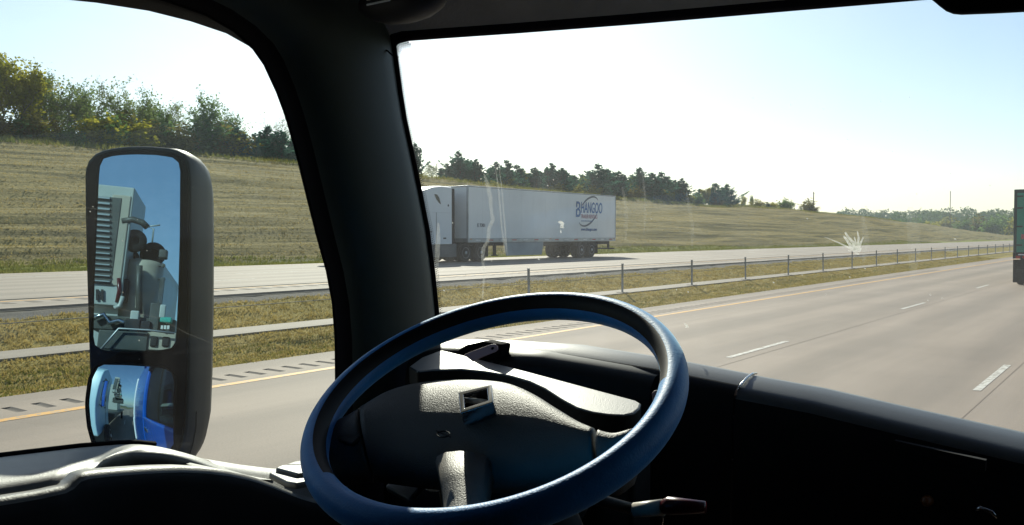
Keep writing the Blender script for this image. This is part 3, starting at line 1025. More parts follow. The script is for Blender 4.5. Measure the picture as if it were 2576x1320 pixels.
# ------------------------------------------------------------------ the cab we look out of
def plastic(name, col, rough, grain=None, spec=.5, var=.12):
    return simple(name, col, rough, 0, spec, var, 12, grain)


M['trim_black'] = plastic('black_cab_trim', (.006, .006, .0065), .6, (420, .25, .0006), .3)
M['trim_pillar'] = plastic('pillar_trim', (.010, .013, .0125), .5, (420, .2, .0005), .4)
M['pillar_cover'] = plastic('pillar_cover', (.014, .025, .022), .55, (420, .2, .0005), .4)
M['trim_grey'] = plastic('grey_door_trim', (.18, .175, .16), .46, (500, .5, .0008), .7)
M['trim_dash'] = plastic('dash_top_trim', (.08, .085, .085), .4, (500, .4, .0006), .8)
M['trim_hub'] = plastic('steering_hub_trim', (.11, .103, .092), .5, (650, .9, .0009), .4)
M['liner'] = plastic('headliner_fabric', (.24, .225, .19), .9, (160, .5, .002), .2)
M['seal'] = M['seal']
M['rubber_seal'] = plastic('rubber_seal', (.004, .0036, .005), .9, None, .08)
M['chrome'] = simple('chrome', (.62, .62, .62), .18, 1.0, var=.03)
M['pink'] = simple('pink_tag_plastic', (.42, .27, .29), .45, var=.06)
M['card_white'] = simple('white_card', (.6, .6, .57), .6, var=.04)
M['card_blue'] = simple('blue_card_print', (.03, .16, .42), .5, var=.05)
M['red_plastic'] = simple('red_plastic', (.07, .004, .008), .28)
M['ivory'] = simple('ivory_plastic', (.62, .58, .5), .35, var=.04)
M['blue_paint'] = simple('blue_cab_paint', (.006, .085, .42), .2, spec=.5, var=.05, vscale=.7, coat=.5)
M['orange_knob'] = simple('orange_knob', (.20, .06, .008), .4)
M['mirror_shell'] = plastic('mirror_shell', (.010, .024, .019), .5, (300, .1, .0004), .3)


def mat_rim():
    nt = NT('blue_wheel_cover')
    v = coords(nt)
    n1 = noise(nt, v, 380, 2, .5)
    n2 = noise(nt, v, 30, 3, .6)
    c = ramp(nt, n2, [(.3, (.008, .19, .56)), (.7, (.012, .235, .66))])
    nt.l(c, nt.b.inputs['Base Color'])
    nt.b.inputs['Roughness'].default_value = .5
    nt.b.inputs['Specular IOR Level'].default_value = .4
    nt.b.inputs['Sheen Weight'].default_value = .6
    nt.b.inputs['Sheen Roughness'].default_value = .4
    nt.b.inputs['Sheen Tint'].default_value = (.6, .85, 1, 1)
    bump(nt, n1, .5, .0009)
    return nt.mat


M['rim'] = mat_rim()


def mat_glass(name, tint, dirt, scale):
    """thin pane: clear with a mirror sheen at grazing angles, and a film of dust that scatters light"""
    nt = NT(name)
    v = coords(nt)
    tr = nt.new('BsdfTransparent'); tr.inputs['Color'].default_value = (*tint, 1)
    gl = nt.new('BsdfGlossy'); gl.inputs['Roughness'].default_value = .02
    lw = nt.new('LayerWeight'); lw.inputs['Blend'].default_value = .5
    p5 = nt.new('Math', operation='POWER'); nt.l(lw.outputs['Facing'], p5.inputs[0]); p5.inputs[1].default_value = 5
    fr = nt.new('Math', operation='MULTIPLY_ADD'); nt.l(p5.outputs[0], fr.inputs[0]); fr.inputs[1].default_value = .85; fr.inputs[2].default_value = .03
    m1 = nt.new('MixShader')
    nt.l(fr.outputs[0], m1.inputs[0]); nt.l(tr.outputs[0], m1.inputs[1]); nt.l(gl.outputs[0], m1.inputs[2])
    tl = nt.new('BsdfTranslucent'); tl.inputs['Color'].default_value = (.75, .78, .76, 1)
    f1 = noise(nt, v, scale, 6, .65)
    vv = coords(nt, (1, 1, .12))
    f2 = noise(nt, vv, scale * 4, 4, .6)
    f = ramp(nt, f1, [(.3, 0.45), (.75, 1)])
    g = ramp(nt, f2, [(.4, .6), (.75, 1)])
    mu = nt.new('Math', operation='MULTIPLY'); nt.l(f, mu.inputs[0]); nt.l(g, mu.inputs[1])
    m3 = nt.new('Math', operation='MULTIPLY'); nt.l(mu.outputs[0], m3.inputs[0]); m3.inputs[1].default_value = dirt
    m2 = nt.new('MixShader')
    nt.l(m3.outputs[0], m2.inputs[0]); nt.l(m1.outputs[0], m2.inputs[1]); nt.l(tl.outputs[0], m2.inputs[2])
    nt.l(m2.outputs[0], nt.out.inputs['Surface'])
    return nt.mat


def mat_film(name, col, cover):
    nt = NT(name)
    tr = nt.new('BsdfTransparent')
    tl = nt.new('BsdfTranslucent'); tl.inputs['Color'].default_value = (*col, 1)
    df = nt.new('BsdfDiffuse'); df.inputs['Color'].default_value = (*col, 1)
    a = nt.new('MixShader'); a.inputs[0].default_value = .5
    nt.l(tl.outputs[0], a.inputs[1]); nt.l(df.outputs[0], a.inputs[2])
    v = coords(nt)
    f = ramp(nt, noise(nt, v, 220, 4, .6), [(.3, cover * .35), (.7, cover)])
    m = nt.new('MixShader')
    nt.l(f, m.inputs[0]); nt.l(tr.outputs[0], m.inputs[1]); nt.l(a.outputs[0], m.inputs[2])
    nt.l(m.outputs[0], nt.out.inputs['Surface'])
    return nt.mat


M['windshield'] = mat_glass('windshield_glass', (.92, .985, .96), .058, 5)
M['side_glass'] = mat_glass('side_window_glass', (.88, .96, .93), .022, 7)
M['streak'] = mat_film('dried_streak', (.7, .7, .66), .27)
M['splat'] = mat_film('dried_splat', (.85, .85, .8), .8)
M['film'] = mat_film('bug_smear', (.7, .7, .66), .12)


def mat_mirror():
    nt = NT('mirror_silver')
    g = nt.new('BsdfGlossy'); g.inputs['Roughness'].default_value = 0.0
    v = coords(nt)
    c = ramp(nt, noise(nt, v, 40, 4), [(.3, (.33, .52, .62)), (.7, (.37, .56, .66))])
    nt.l(c, g.inputs['Color'])
    nt.l(g.outputs[0], nt.out.inputs['Surface'])
    return nt.mat


M['mirror'] = mat_mirror()

cab = empty('truck_cab', (0, 0, 0))
tag(cab, 'dark truck cab interior with blue steering wheel seen from the seat', 'truck cab')


def wind_y(x, z): return 1.62 - .23 * (z - 1.9) - .24 * x * x


def on_wind(px, py, inset=0.0):
    d = ray(px, py)
    lo, hi = .3, 6.0
    for _ in range(60):
        k = (lo + hi) / 2
        p = EYE + d * k
        if p.y > wind_y(p.x, p.z) - inset: hi = k
        else: lo = k
    return EYE + d * lo


# glass
gx = np.linspace(-1.22, 1.22, 41); gz_ = np.linspace(1.76, 2.60, 15)
V = [(x, wind_y(x, z), z) for z in gz_ for x in gx]
F = [(j * 41 + i, j * 41 + i + 1, (j + 1) * 41 + i + 1, (j + 1) * 41 + i) for j in range(14) for i in range(40)]
windshield = link('windshield', raw_mesh('windshield', V, F, M['windshield'], True), cab)
mb = MB(); mb.add([(-1.20, -.1, 1.70), (-1.20, 1.2, 1.70), (-1.20, 1.2, 2.62), (-1.20, -.1, 2.62)], [(0, 1, 2, 3)])
side_glass = mb.build('side_window', M['side_glass'], cab)

# left A-pillar, one swept trim piece that flares into the roof rail
Wc = [(850, 1080), (848, 950), (847, 850), (840, 760), (825, 680), (800, 590), (770, 470), (745, 370), (722, 290), (700, 230), (668, 160), (640, 120), (590, 75), (520, 35), (420, 0), (300, -32), (150, -58), (-200, -100)]
Gc = [(1104, 1060), (1102, 950), (1099, 850), (1095, 780), (1086, 690), (1072, 580), (1052, 478), (1034, 392), (1014, 300), (1003, 232), (994, 165), (989, 130), (985, 100), (975, 50), (965, -20), (940, -90), (900, -170), (850, -260)]
rings = []
for i, ((wx, wy), (gx_, gy_)) in enumerate(zip(Wc, Gc)):
    w_ = at(wx, wy, 0, -1.165)
    g_ = on_wind(gx_, gy_, .012)
    mid = (w_ + g_) / 2
    bul = .075
    ring = []
    for s_ in (0, .12, .3, .5, .7, .86, .95, 1.0):
        p = w_ * (1 - s_) + g_ * s_
        b_ = bul * (math.sin(math.pi * min(1, s_ * 1.0)) ** .6)
        # bulge to the inside of the cab
        p = p + Vector((.80, -.60, 0)) * b_ * .85
        ring.append(p)
    ring.append(g_ + Vector((-.10, .02, 0)))
    ring.append(w_ + Vector((-.085, .095, 0)))
    rings.append(ring)
mb = MB(); mb.loft(rings, True, True)
for fi in range(len(mb.f)): mb.m[fi] = 1 if fi % 10 in (0, 7, 8, 9) else 0
pillar = mb.build('pillar', [M['pillar_cover'], M['rubber_seal']], cab, smooth=True)
# rubber channel round the side window
mb = MB(); mb.tube([at(x, y, 0, -1.168) for x, y in Wc], .004, 6); mb.build('window_seal', M['rubber_seal'], cab, smooth=True)
# grab handle recess and joint line on the pillar
hp = [(958, 306), (972, 310), (984, 350), (986, 385), (976, 396), (962, 372)]
hv = [on_wind(x, y, .095) for x, y in hp]
mb = MB(); mb.prism(hv, Vector((-.008, -.006, 0))); mb.build('pillar_recess', M['trim_black'], pillar)
jl = [on_wind(x, y, .06) for x, y in ((935, 122), (960, 122), (975, 128), (988, 140))]
mb = MB(); mb.tube(jl, .0016, 5); mb.build('pillar_joint', M['rubber_seal'], pillar, smooth=True)

# header above the windshield: dark seal, then the liner
hd = [(989, 142), (993, 122), (1004, 110), (1030, 103), (1110, 97), (1300, 84), (1600, 61), (2000, 27), (2350, -2), (2800, -38), (3400, -90)]
e_ = [on_wind(x, y, .004) for x, y in hd]
def right_x(p): return p
rings = []
for p in e_:
    rings.append([p + Vector((0, .03, .16)), p, p + Vector((0, -.010, .005)), p + Vector((0, -.020, .014))])
xe = 1.25
last = rings[-1]
rings.append([Vector((xe, q.y - .25, q.z)) for q in last])
mb = MB(); mb.loft(rings, False); mb.build('header_seal', M['rubber_seal'], cab, smooth=True)
rings = []
for p in e_[1:] + [Vector((xe, e_[-1].y - .25, e_[-1].z))]:
    q = p + Vector((0, -.019, .0135))
    rings.append([q, q + Vector((0, -.02, .010)), q + Vector((0, -.09, .040)), q + Vector((0, -.24, .10)), q + Vector((0, -.45, .15)), Vector((q.x, -.9, 2.74))])
mb = MB(); mb.loft(rings, False); mb.build('headliner', M['liner'], cab, smooth=True)
mb = MB(); mb.box2((-1.3, -1.0, 2.76), (1.3, 1.62, 2.82)); mb.build('roof', M['blue_paint'], cab)
# overhead lamp pod near the pillar top
c0 = at(1012, 2, 1, 1.02)
pod = []
for k in range(9):
    a = math.pi * k / 8
    pod.append([c0 + Vector((-.085 * math.cos(a), 0, 0)) + Vector((0, .05 * math.cos(b) * math.sin(a), .034 * math.sin(b) * math.sin(a))) for b in np.linspace(0, 2 * math.pi, 14, endpoint=False)])
mb = MB(); mb.loft(pod, True, True); lamp = mb.build('overhead_lamp', M['trim_black'], cab, smooth=True)
for dz in (0, .008):
    mb = MB(); mb.tube([c0 + Vector((-.028, -.049, -.004 - dz)), c0 + Vector((.022, -.049, -.004 - dz))], .0016, 5); mb.build('lens_highlight', M['card_white'], lamp)  # white lines painted in for highlights on the lamp lens
# sun visor at the top right
vz = [(2335, -60), (2338, -4), (2352, 6), (2366, 18), (2382, 30), (2400, 37), (2420, 39), (2500, 36), (2600, 31), (2900, 12), (2900, -60)]
mb = MB(); mb.prism([at(x, y, 1, 1.37) for x, y in vz], (0, -.02, 0)); mb.build('sun_visor', M['rubber_seal'], cab, bevel=.005)

# printed dot band along the left and top edge of the glass
dots = []
edge = [(1103, 1000), (1099, 850), (1095, 780), (1086, 690), (1072, 580), (1052, 478), (1034, 392), (1014, 300), (1003, 232), (994, 165), (990, 140), (993, 122), (1004, 110), (1030, 103)]
mb = MB()
cum = 0
for r_, (offp, rad) in enumerate(((3.0, 1.9), (8.0, 1.6), (12.5, 1.25), (16.5, .9))):
    for i in range(len(edge) - 1):
        a_, b_ = Vector(edge[i]), Vector(edge[i + 1])
        L_ = (b_ - a_).length; n_ = max(1, int(L_ / 5.2))
        nrm = Vector((-(b_ - a_).y, (b_ - a_).x)).normalized()
        if nrm.x < 0: nrm = -nrm
        if i >= len(edge) - 3: nrm = Vector((.5, .85)).normalized()
        for k in range(n_):
            q = a_ + (b_ - a_) * ((k + (.5 if r_ % 2 else 0)) / n_) + nrm * offp
            c_ = on_wind(q.x, q.y, .003)
            rr = rad * c_.length / FPX * .8
            s_ = [c_ + RGT * rr * math.cos(t_) + Vector((0, 0, 1)) * rr * math.sin(t_) for t_ in np.linspace(0, 2 * math.pi, 7)[:-1]]
            mb.add(s_, [tuple(range(6))])
dotb = mb.build('frit_dots', M['rubber_seal'], windshield, fixn=False); tag(dotb, kind='stuff')


# dirt on the glass: dried drip streaks, splats
def ribbon(name, pts, w, mat, parent, on=None):
    mb = MB()
    L_, R_2 = [], []
    for i, (x, y) in enumerate(pts):
        ww = w[i] if hasattr(w, '__len__') else w
        f_ = on or (lambda a, b: on_wind(a, b, .002))
        L_.append(f_(x - ww, y)); R_2.append(f_(x + ww, y))
    mb.loft([L_, R_2], False)
    return mb.build(name, mat, parent, fixn=False)


ribbon('drip_streak', [(1218, 438), (1226, 460), (1234, 500), (1236, 530), (1240, 552), (1230, 575), (1228, 604), (1216, 625), (1214, 650), (1218, 690), (1214, 752)], [2, 5, 5, 4, 5, 5, 4, 5, 4, 3, 2], M['streak'], windshield)
ribbon('drip_streak', [(1246, 420), (1254, 470), (1258, 520), (1262, 570), (1268, 610), (1270, 636)], [1, 2, 2, 2, 3, 2], M['streak'], windshield)
ribbon('drip_streak', [(1256, 424), (1262, 470), (1266, 520), (1270, 570), (1273, 610), (1276, 640)], [1, 1.5, 1.5, 2, 2, 1], M['streak'], windshield)
ribbon('drip_streak', [(1103, 560), (1102, 600), (1100, 640), (1096, 690), (1098, 720)], [2, 6, 6, 5, 2], M['streak'], windshield)
ribbon('drip_streak', [(1616, 430), (1620, 470), (1624, 510), (1622, 560), (1620, 590)], [1, 2.5, 3, 2.5, 1], M['film'], windshield)
ribbon('drip_streak', [(1565, 470), (1572, 500), (1576, 550), (1574, 605)], [2, 5, 5, 2], M['film'], windshield)
ribbon('drip_streak', [(1727, 480), (1734, 520), (1742, 570), (1740, 620)], [1, 4, 5, 2], M['film'], windshield)
ribbon('drip_streak', [(2290, 520), (2297, 570), (2300, 640), (2296, 700)], [6, 16, 16, 6], M['film'], windshield)
ribbon('drip_streak', [(2170, 540), (2176, 580), (2178, 620), (2172, 660)], [2, 7, 8, 3], M['film'], windshield)


def splat(name, c, fingers, mat, parent, on=None):
    f_ = on or (lambda a, b: on_wind(a, b, .002))
    mb = MB()
    for pts, w in fingers:
        L_, R_2 = [], []
        for i, (x, y) in enumerate(pts):
            a = Vector(pts[max(i - 1, 0)]); b = Vector(pts[min(i + 1, len(pts) - 1)])
            n = Vector((-(b - a).y, (b - a).x)).normalized() * w[i]
            L_.append(f_(c[0] + x + n.x, c[1] + y + n.y)); R_2.append(f_(c[0] + x - n.x, c[1] + y - n.y))
        mb.loft([L_, R_2], False)
    return mb.build(name, mat, parent, fixn=False)


splat('bird_dropping', (2148, 628), [
    ([(2, 2), (-8, -10), (-20, -28), (-26, -34)], [4, 4, 3, 2]), ([(4, 0), (-2, -18), (-16, -34), (-22, -44)], [4, 4, 3, 2.2]),
    ([(8, 0), (10, -16), (12, -30), (9, -46)], [4, 3.5, 2.6, 1.4]), ([(10, 2), (16, -14), (20, -24), (24, -32)], [4, 3, 2, 1.6]),
    ([(0, 2), (-18, -8), (-34, -16), (-58, -26), (-74, -32)], [2.5, 2, 1.5, .8, .4]), ([(6, 0), (2, -12), (4, -22), (1, -32)], [5, 4, 2, 1]),
    ([(-2, 0), (6, 3), (14, 3), (18, -4)], [3, 4, 4, 2]), ([(2, 8), (9, 10), (13, 12)], [1.6, 2, 1.2]), ([(-14, 2), (-10, 3), (-7, 2)], [1.5, 1.8, 1])], M['splat'], windshield)
splat('bird_dropping', (1411, 566), [([(-8, -8), (-2, -8), (4, -4), (2, 4), (-1, 7)], [1, 4, 5, 4, 1]), ([(3, 4), (6, 6), (8, 8)], [2, 2, 1]), ([(-1, 12), (0, 16), (0, 20)], [1, 1.6, 1])], M['splat'], windshield)
splat('bird_dropping', (1727, 819), [([(-5, -6), (0, 0), (5, 4)], [1, 3, 1.4]), ([(2, -3), (1, 3), (-3, 5)], [1.2, 2, 1])], M['splat'], windshield)
rs = random.Random(3)
for i in range(60):
    x, y = rs.uniform(1110, 2540), rs.uniform(240, 760); s_ = rs.uniform(.7, 1.8)
    splat('bug_speck', (x, y), [([(-s_, -s_), (0, 0), (s_ * rs.uniform(.5, 2), s_)], [s_ * .4, s_, s_ * .4])], M['splat'], windshield)


def on_side(a, b): return at(a, b, 0, -1.197)


for i in range(44):
    x, y = rs.uniform(20, 820), rs.uniform(380, 1080)
    if i < 20: x, y = rs.uniform(225, 560), rs.uniform(470, 900)
    s_ = rs.uniform(.6, 2.0)
    splat('dust_speck', (x, y), [([(-s_, -s_ * .6), (0, 0), (s_, s_ * .7)], [s_ * .4, s_ * .9, s_ * .3])], M['film' if i % 3 else 'splat'], side_glass, on_side)
splat('wipe_mark', (0, 0), [([(214, 770), (300, 776), (400, 800), (470, 838), (545, 868)], [.7, 1.0, 1.2, 1.2, .8])], M['film'], side_glass, on_side)
splat('wipe_mark', (0, 0), [([(205, 520), (250, 527), (300, 537)], [.5, 1.3, .5])], M['film'], side_glass, on_side)
splat('wipe_mark', (0, 0), [([(212, 545), (260, 553), (310, 560)], [.5, 1.3, .5])], M['film'], side_glass, on_side)

# ---- dashboard
CR = [(-1.095, 1.228, 1.945), (-1.055, 1.25, 1.957), (-.95, 1.302, 1.957), (-.85, 1.345, 1.953), (-.70, 1.40, 1.934), (-.565, 1.443, 1.913)]
CRR = [(-.562, 1.444, 1.9115), (-.45, 1.472, 1.897), (-.34, 1.49, 1.879), (-.16, 1.51, 1.853), (0, 1.52, 1.84), (.4, 1.50, 1.83), (.8, 1.40, 1.83), (1.2, 1.2, 1.82)]
PR = [(.16, -.12), (.06, -.02), (.02, -.002), (0, 0), (-.025, -.004), (-.048, -.011), (-.060, -.018), (-.067, -.030), (-.072, -.06), (-.08, -.25), (-.12, -.8)]
for nm, crv, mt in (('dashboard_driver_side', CR, M['trim_dash']), ('dashboard_passenger_side', CRR, M['trim_dash'])):
    mb = MB()
    mb.loft([[Vector((x, y + dy, z + dz)) for dy, dz in PR] for x, y, z in crv], False, False)
    nf = len(PR) - 1
    for fi in range(len(mb.f)): mb.m[fi] = 1 if fi % nf >= (5 if crv is CR else 7) else 0  # face under the lit top coloured black for its shade
    o = mb.build('dashboard', [mt, M['trim_black']], cab, smooth=True)
mb = MB()
x, y, z = CR[-1]
mb.tube([Vector((x + .005, y + dy, z + dz + .002)) for dy, dz in PR[2:7]], .002, 6); mb.build('dash_trim_clip', M['chrome'], cab, smooth=True)
mb = MB(); mb.box2((-.60, 1.44, 1.0), (-.52, 1.5, 1.87)); mb.build('dash_backing', M['trim_black'], cab)
# darker lower face of the dash, set back behind the rolled top
mb = MB(); mb.prism([at(x, y, 1, 1.375) for x, y in ((1735, 1030), (1842, 1050), (1846, 1160), (1735, 1130))], (0, .02, 0)); mb.build('switch_panel', M['trim_pillar'], cab, bevel=.004)
mb = MB(); mb.prism([at(x, y, 1, 1.412) for x, y in ((2250, 1108), (2480, 1158), (2478, 1186), (2256, 1130))], (0, .01, 0)); mb.build('display_bezel', M['trim_black'], cab)
c_ = at(2335, 1258, 1, 1.412); mb = MB(); mb.lathe(c_, (0, -1, .1), [(0, .008), (.012, .008), (.018, .005), (.019, .001)], 14); mb.build('warning_knob', M['orange_knob'], cab, smooth=True)
c_ = at(2480, 1290, 1, 1.412); mb = MB(); mb.tube([c_ + Vector((-.016, 0, -.002)), c_ + Vector((-.006, -.004, .008)), c_ + Vector((.008, -.004, .004)), c_ + Vector((.016, 0, -.006))], .003, 6); mb.build('vent_clip', M['chrome'], cab, smooth=True)
# padded block of the binnacle behind the hood, and the open pocket at its left
def rounded_bar(name, pts, prof, mat, parent=cab):
    mb = MB(); mb.loft([[Vector(p) + Vector((0, dy, dz)) for dy, dz in prof] for p in pts], False); return mb.build(name, mat, parent, smooth=True)


pad = [(0.06, -.02), (.03, .0), (0, .002), (-.025, -.006), (-.04, -.022), (-.048, -.05), (-.05, -.14)]
q0, q1 = at(1262, 872, 1, 1.235), at(1665, 935, 1, 1.36)
pts = [q0 + (q1 - q0) * s_ for s_ in (0, .02, .3, .6, 1.0)]
pts[0] = pts[0] + Vector((-.006, 0, -.012))
rounded_bar('binnacle_pad', pts, pad, M['trim_pillar'])
mb = MB(); mb.prism([at(x, y, 1, 1.20) for x, y in ((1150, 880), (1170, 868), (1215, 858), (1262, 866), (1250, 925), (1160, 905))], (0, .03, 0)); mb.build('dash_pocket', M['rubber_seal'], cab, bevel=.004)
# instrument hood
hn = Vector((-.118, .16, 1)).normalized(); hn = Vector((.118, -.15, 1)).normalized()
ho = at(1330, 936, 1, 1.185)
hood = [(1028, 921), (1060, 898), (1110, 879), (1180, 896), (1330, 934), (1480, 974), (1600, 1006), (1614, 1014), (1610, 1026), (1596, 1038), (1570, 1044), (1530, 1042), (1490, 1036), (1450, 1024), (1410, 1002), (1370, 976), (1330, 958), (1280, 944), (1220, 934), (1160, 928), (1090, 930), (1050, 934)]
hv = [on_plane(x, y, ho, hn) for x, y in hood]
mb = MB(); mb.prism(hv, -hn * .032)
mb.m = [0] + [1] * (len(mb.f) - 1)  # top stays grey; shade of the sides is put in as black
mb.build('instrument_hood', [M['trim_grey'], M['trim_black']], cab, bevel=.004, seg=3)
mb = MB(); mb.box2((-1.10, 1.10, 1.45), (-.60, 1.16, 1.855)); mb.build('instrument_cluster', M['trim_black'], cab, bevel=.01)
for i, (xx, zz, rr) in enumerate(((-.96, 1.78, .055), (-.83, 1.77, .055), (-.71, 1.76, .045))):
    mb = MB(); mb.lathe((xx, 1.10, zz), (0, -1, .3), [(0, rr), (.012, rr), (.012, rr * .9), (.002, rr * .88)], 24); mb.build('gauge', M['window_dark'], cab, auto=40)

# ---- steering wheel
AL = math.radians(26.2)
WC = Vector((-.660, .850, 1.951)); WN = Vector((.037, -math.sin(AL), math.cos(AL))).normalized(); WU = Vector((1, 0, 0)); WU = (WU - WN * WU.dot(WN)).normalized(); WV = WN.cross(WU)
def wp(u, v, w=0.0): return WC + WU * u + WV * v + WN * w
RR, ra, rb = .2232, .0165, .0210
mb = MB(); NA, NB = 128, 24
rings = []
for i in range(NA):
    a = 2 * math.pi * i / NA
    ring = []
    for k in range(NB):
        b = 2 * math.pi * k / NB
        rr = RR + ra * math.cos(b)
        ring.append(wp(rr * math.cos(a), rr * math.sin(a), rb * math.sin(b)))
    rings.append(ring)
mb.loft(rings, True, False, True)
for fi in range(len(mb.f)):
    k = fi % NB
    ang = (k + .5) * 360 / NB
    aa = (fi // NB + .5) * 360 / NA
    mb.m[fi] = 1 if (100 < ang < 162 and 16 < aa < 245) else 0  # black band paints in the shade on the rim's inner face
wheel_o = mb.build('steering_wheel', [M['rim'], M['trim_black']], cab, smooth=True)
HO = -.014
ho2 = WC + WN * HO
def huv(px, py):
    p = on_plane(px, py, ho2, WN) - WC
    return (p.dot(WU), p.dot(WV))

def cpx(x, y): return ((798 + x / 1.148) / 1.1095, (781 + y / 1.148) / 1.1095)


HUBC = [((250, 410), (250, 545)), ((320, 362), (318, 552)), ((390, 334), (388, 560)), ((455, 321), (460, 566)), ((540, 314), (550, 570)), ((640, 315), (645, 572)), ((720, 328), (728, 570)),
        ((800, 365), (806, 566)), ((870, 412), (866, 562)), ((940, 458), (926, 560)), ((994, 483), (974, 560))]
LSPK = [((100, 462), (95, 570)), ((150, 455), (148, 560)), ((200, 436), (198, 550)), ((243, 414), (243, 545))]
RSPK = [((1010, 489), (988, 566)), ((1035, 494), (1010, 574)), ((1065, 495), (1045, 572)), ((1125, 480), (1090, 540))]
CROSS = [(0, -.040), (.0, -.016), (.015, -.006), (.05, .003), (.11, .010), (.2, .015), (.32, .0175), (.45, .017), (.6, .013), (.75, .005), (.88, -.006), (.96, -.016), (1.0, -.026), (1.0, -.05)]


def resample(cols, n):
    A_ = np.array(cols, float).reshape(len(cols), 4)
    x = np.arange(len(cols)); q = np.linspace(0, len(cols) - 1, n)
    # smooth through the columns
    out = np.zeros((n, 4))
    for k in range(4):
        y = A_[:, k]; m = np.gradient(y)
        i = np.clip(np.floor(q).astype(int), 0, len(cols) - 2); f = q - i
        out[:, k] = (2 * f ** 3 - 3 * f ** 2 + 1) * y[i] + (f ** 3 - 2 * f ** 2 + f) * m[i] + (-2 * f ** 3 + 3 * f ** 2) * y[i + 1] + (f ** 3 - f ** 2) * m[i + 1]
    return out


def hub_piece(name, cols, n, scale):
    R_3 = []
    rs_ = resample(cols, n)
    for j, (tx, ty, bx, by) in enumerate(rs_):
        t0 = Vector(huv(*cpx(tx, ty))); b0 = Vector(huv(*cpx(bx, by)))
        sc2_ = scale[0] + (scale[1] - scale[0]) * j / (n - 1)
        ring = []
        for q, w in CROSS:
            p = t0.lerp(b0, q)
            ring.append(wp(p.x, p.y, HO + (w if w < 0 else w * sc2_)))
        R_3.append(ring)
    mb = MB(); mb.loft(R_3, True, True)
    return mb.build(name, M['trim_hub'], wheel_o, smooth=True)


hub_o = hub_piece('hub', HUBC, 44, (1.0, .7))
hub_piece('side_spoke', LSPK, 10, (.3, .9))
hub_piece('side_spoke', RSPK, 10, (.7, .5))
# lower spoke down to the rim
LS = [((470, 556), (650, 556)), ((488, 640), (636, 630)), ((494, 690), (628, 690)), ((498, 722), (614, 735)), ((470, 752), (622, 765)), ((420, 800), (640, 800))]
rings = []
for (lx, ly), (rx, ry) in LS:
    l_, r_ = Vector(huv(*cpx(lx, ly))), Vector(huv(*cpx(rx, ry)))
    rings.append([wp(l_.x + (r_.x - l_.x) * q, l_.y + (r_.y - l_.y) * q, HO + w) for q, w in ((0, -.03), (0, -.012), (.06, -.004), (.25, .002), (.5, .004), (.75, .002), (.94, -.004), (1, -.012), (1, -.03))])
mb = MB(); mb.loft(rings, True, True); mb.build('lower_spoke', M['trim_hub'], wheel_o, smooth=True)
uc = 0.0
m0 = huv(*cpx(200, 520))
# button clusters on the side spokes
for sgn in (-1,):
    uu = m0[0]
    mb = MB(); mb.box(wp(uu, m0[1] + .004, HO + .002), (.030, .02, .006), Matrix((WU, WV, WN)).transposed()); mb.build('spoke_button', M['trim_black'], wheel_o, bevel=.003)
# horn symbol
ho2 = WC + WN * (HO + .018)
hc = huv(1115, 1093)
mb = MB()
ps = [wp(hc[0] + .007 * math.cos(a) * 1.2, hc[1] + .0055 * math.sin(a), HO + .0185) for a in np.linspace(0, 2 * math.pi, 17)[:-1]]
mb.tube(ps, .0011, 4, False, True)
mb.tube([wp(hc[0] - .013, hc[1] + .003, HO + .0185), wp(hc[0] + .013, hc[1] - .002, HO + .0185)], .0009, 4)
mb.build('horn_symbol', M['trim_black'], wheel_o)
# square badge: raised frame with a leaf-shaped diagonal bar
HB = HO + .021
ho2 = WC + WN * HB
bc = [huv(x, y) for x, y in ((1156, 996), (1239, 976), (1244, 1021), (1161, 1049))]
def bp(s_, t_, w):
    a = Vector(bc[0]).lerp(Vector(bc[1]), s_); b = Vector(bc[3]).lerp(Vector(bc[2]), s_)
    q = a.lerp(b, t_)
    return wp(q.x, q.y, w)
mb = MB()
ring_o = [(0, 0), (1, 0), (1, 1), (0, 1)]
ring_i = [(.15, .17), (.85, .17), (.85, .83), (.15, .83)]
mb.loft([[bp(s_, t_, HB - .012) for s_, t_ in ring_o], [bp(s_, t_, HB + .006) for s_, t_ in ring_o], [bp(s_, t_, HB + .006) for s_, t_ in ring_i], [bp(s_, t_, HB - .008) for s_, t_ in ring_i]], True)
badge = mb.build('badge_frame', M['chrome'], wheel_o, bevel=.0012)
mb = MB()
mb.loft([[bp(s_ + n_ * o_, t_ - n_ * o_ * .0 + n_ * o_, HB + .003 + h_) for n_, h_ in ((-1, -.006), (-.5, .001), (0, .002), (.5, .001), (1, -.006))] for s_, t_, o_ in ((.12, .28, .02), (.3, .38, .13), (.5, .5, .16), (.7, .64, .13), (.88, .8, .02))], False)
mb.build('badge_bar', M['rail'], wheel_o, smooth=True)
mb = MB(); mb.add([bp(s_, t_, HB - .006) for s_, t_ in ring_i], [(0, 1, 2, 3)]); mb.build('badge_field', M['trim_black'], wheel_o)
# column shroud, stalks and small things behind the wheel
mb = MB(); rings = []
for s_, r_ in ((-.04, .075), (-.10, .085), (-.22, .10), (-.5, .12)):
    rings.append([wp(r_ * math.cos(a), -.03 + r_ * .8 * math.sin(a), s_ - .01) for a in np.linspace(0, 2 * math.pi, 20, endpoint=False)])
mb.loft(rings, True, True); mb.build('column_shroud', M['trim_black'], cab, smooth=True)
mb = MB(); mb.prism([on_plane(x, y, WC + WN * -.09, WN) for x, y in ((968, 1222), (1046, 1142), (1075, 1150), (1100, 1175), (1030, 1256))], -WN * .01); mb.build('column_panel', M['trim_dash'], cab, bevel=.003)
c_ = on_plane(1016, 1297, WC + WN * -.03, WN); mb = MB(); mb.lathe(c_, WN, [(0, .009), (.004, .009), (.006, .006), (.006, .001)], 16); mb.build('column_screw_cap', M['chrome'], cab, smooth=True)
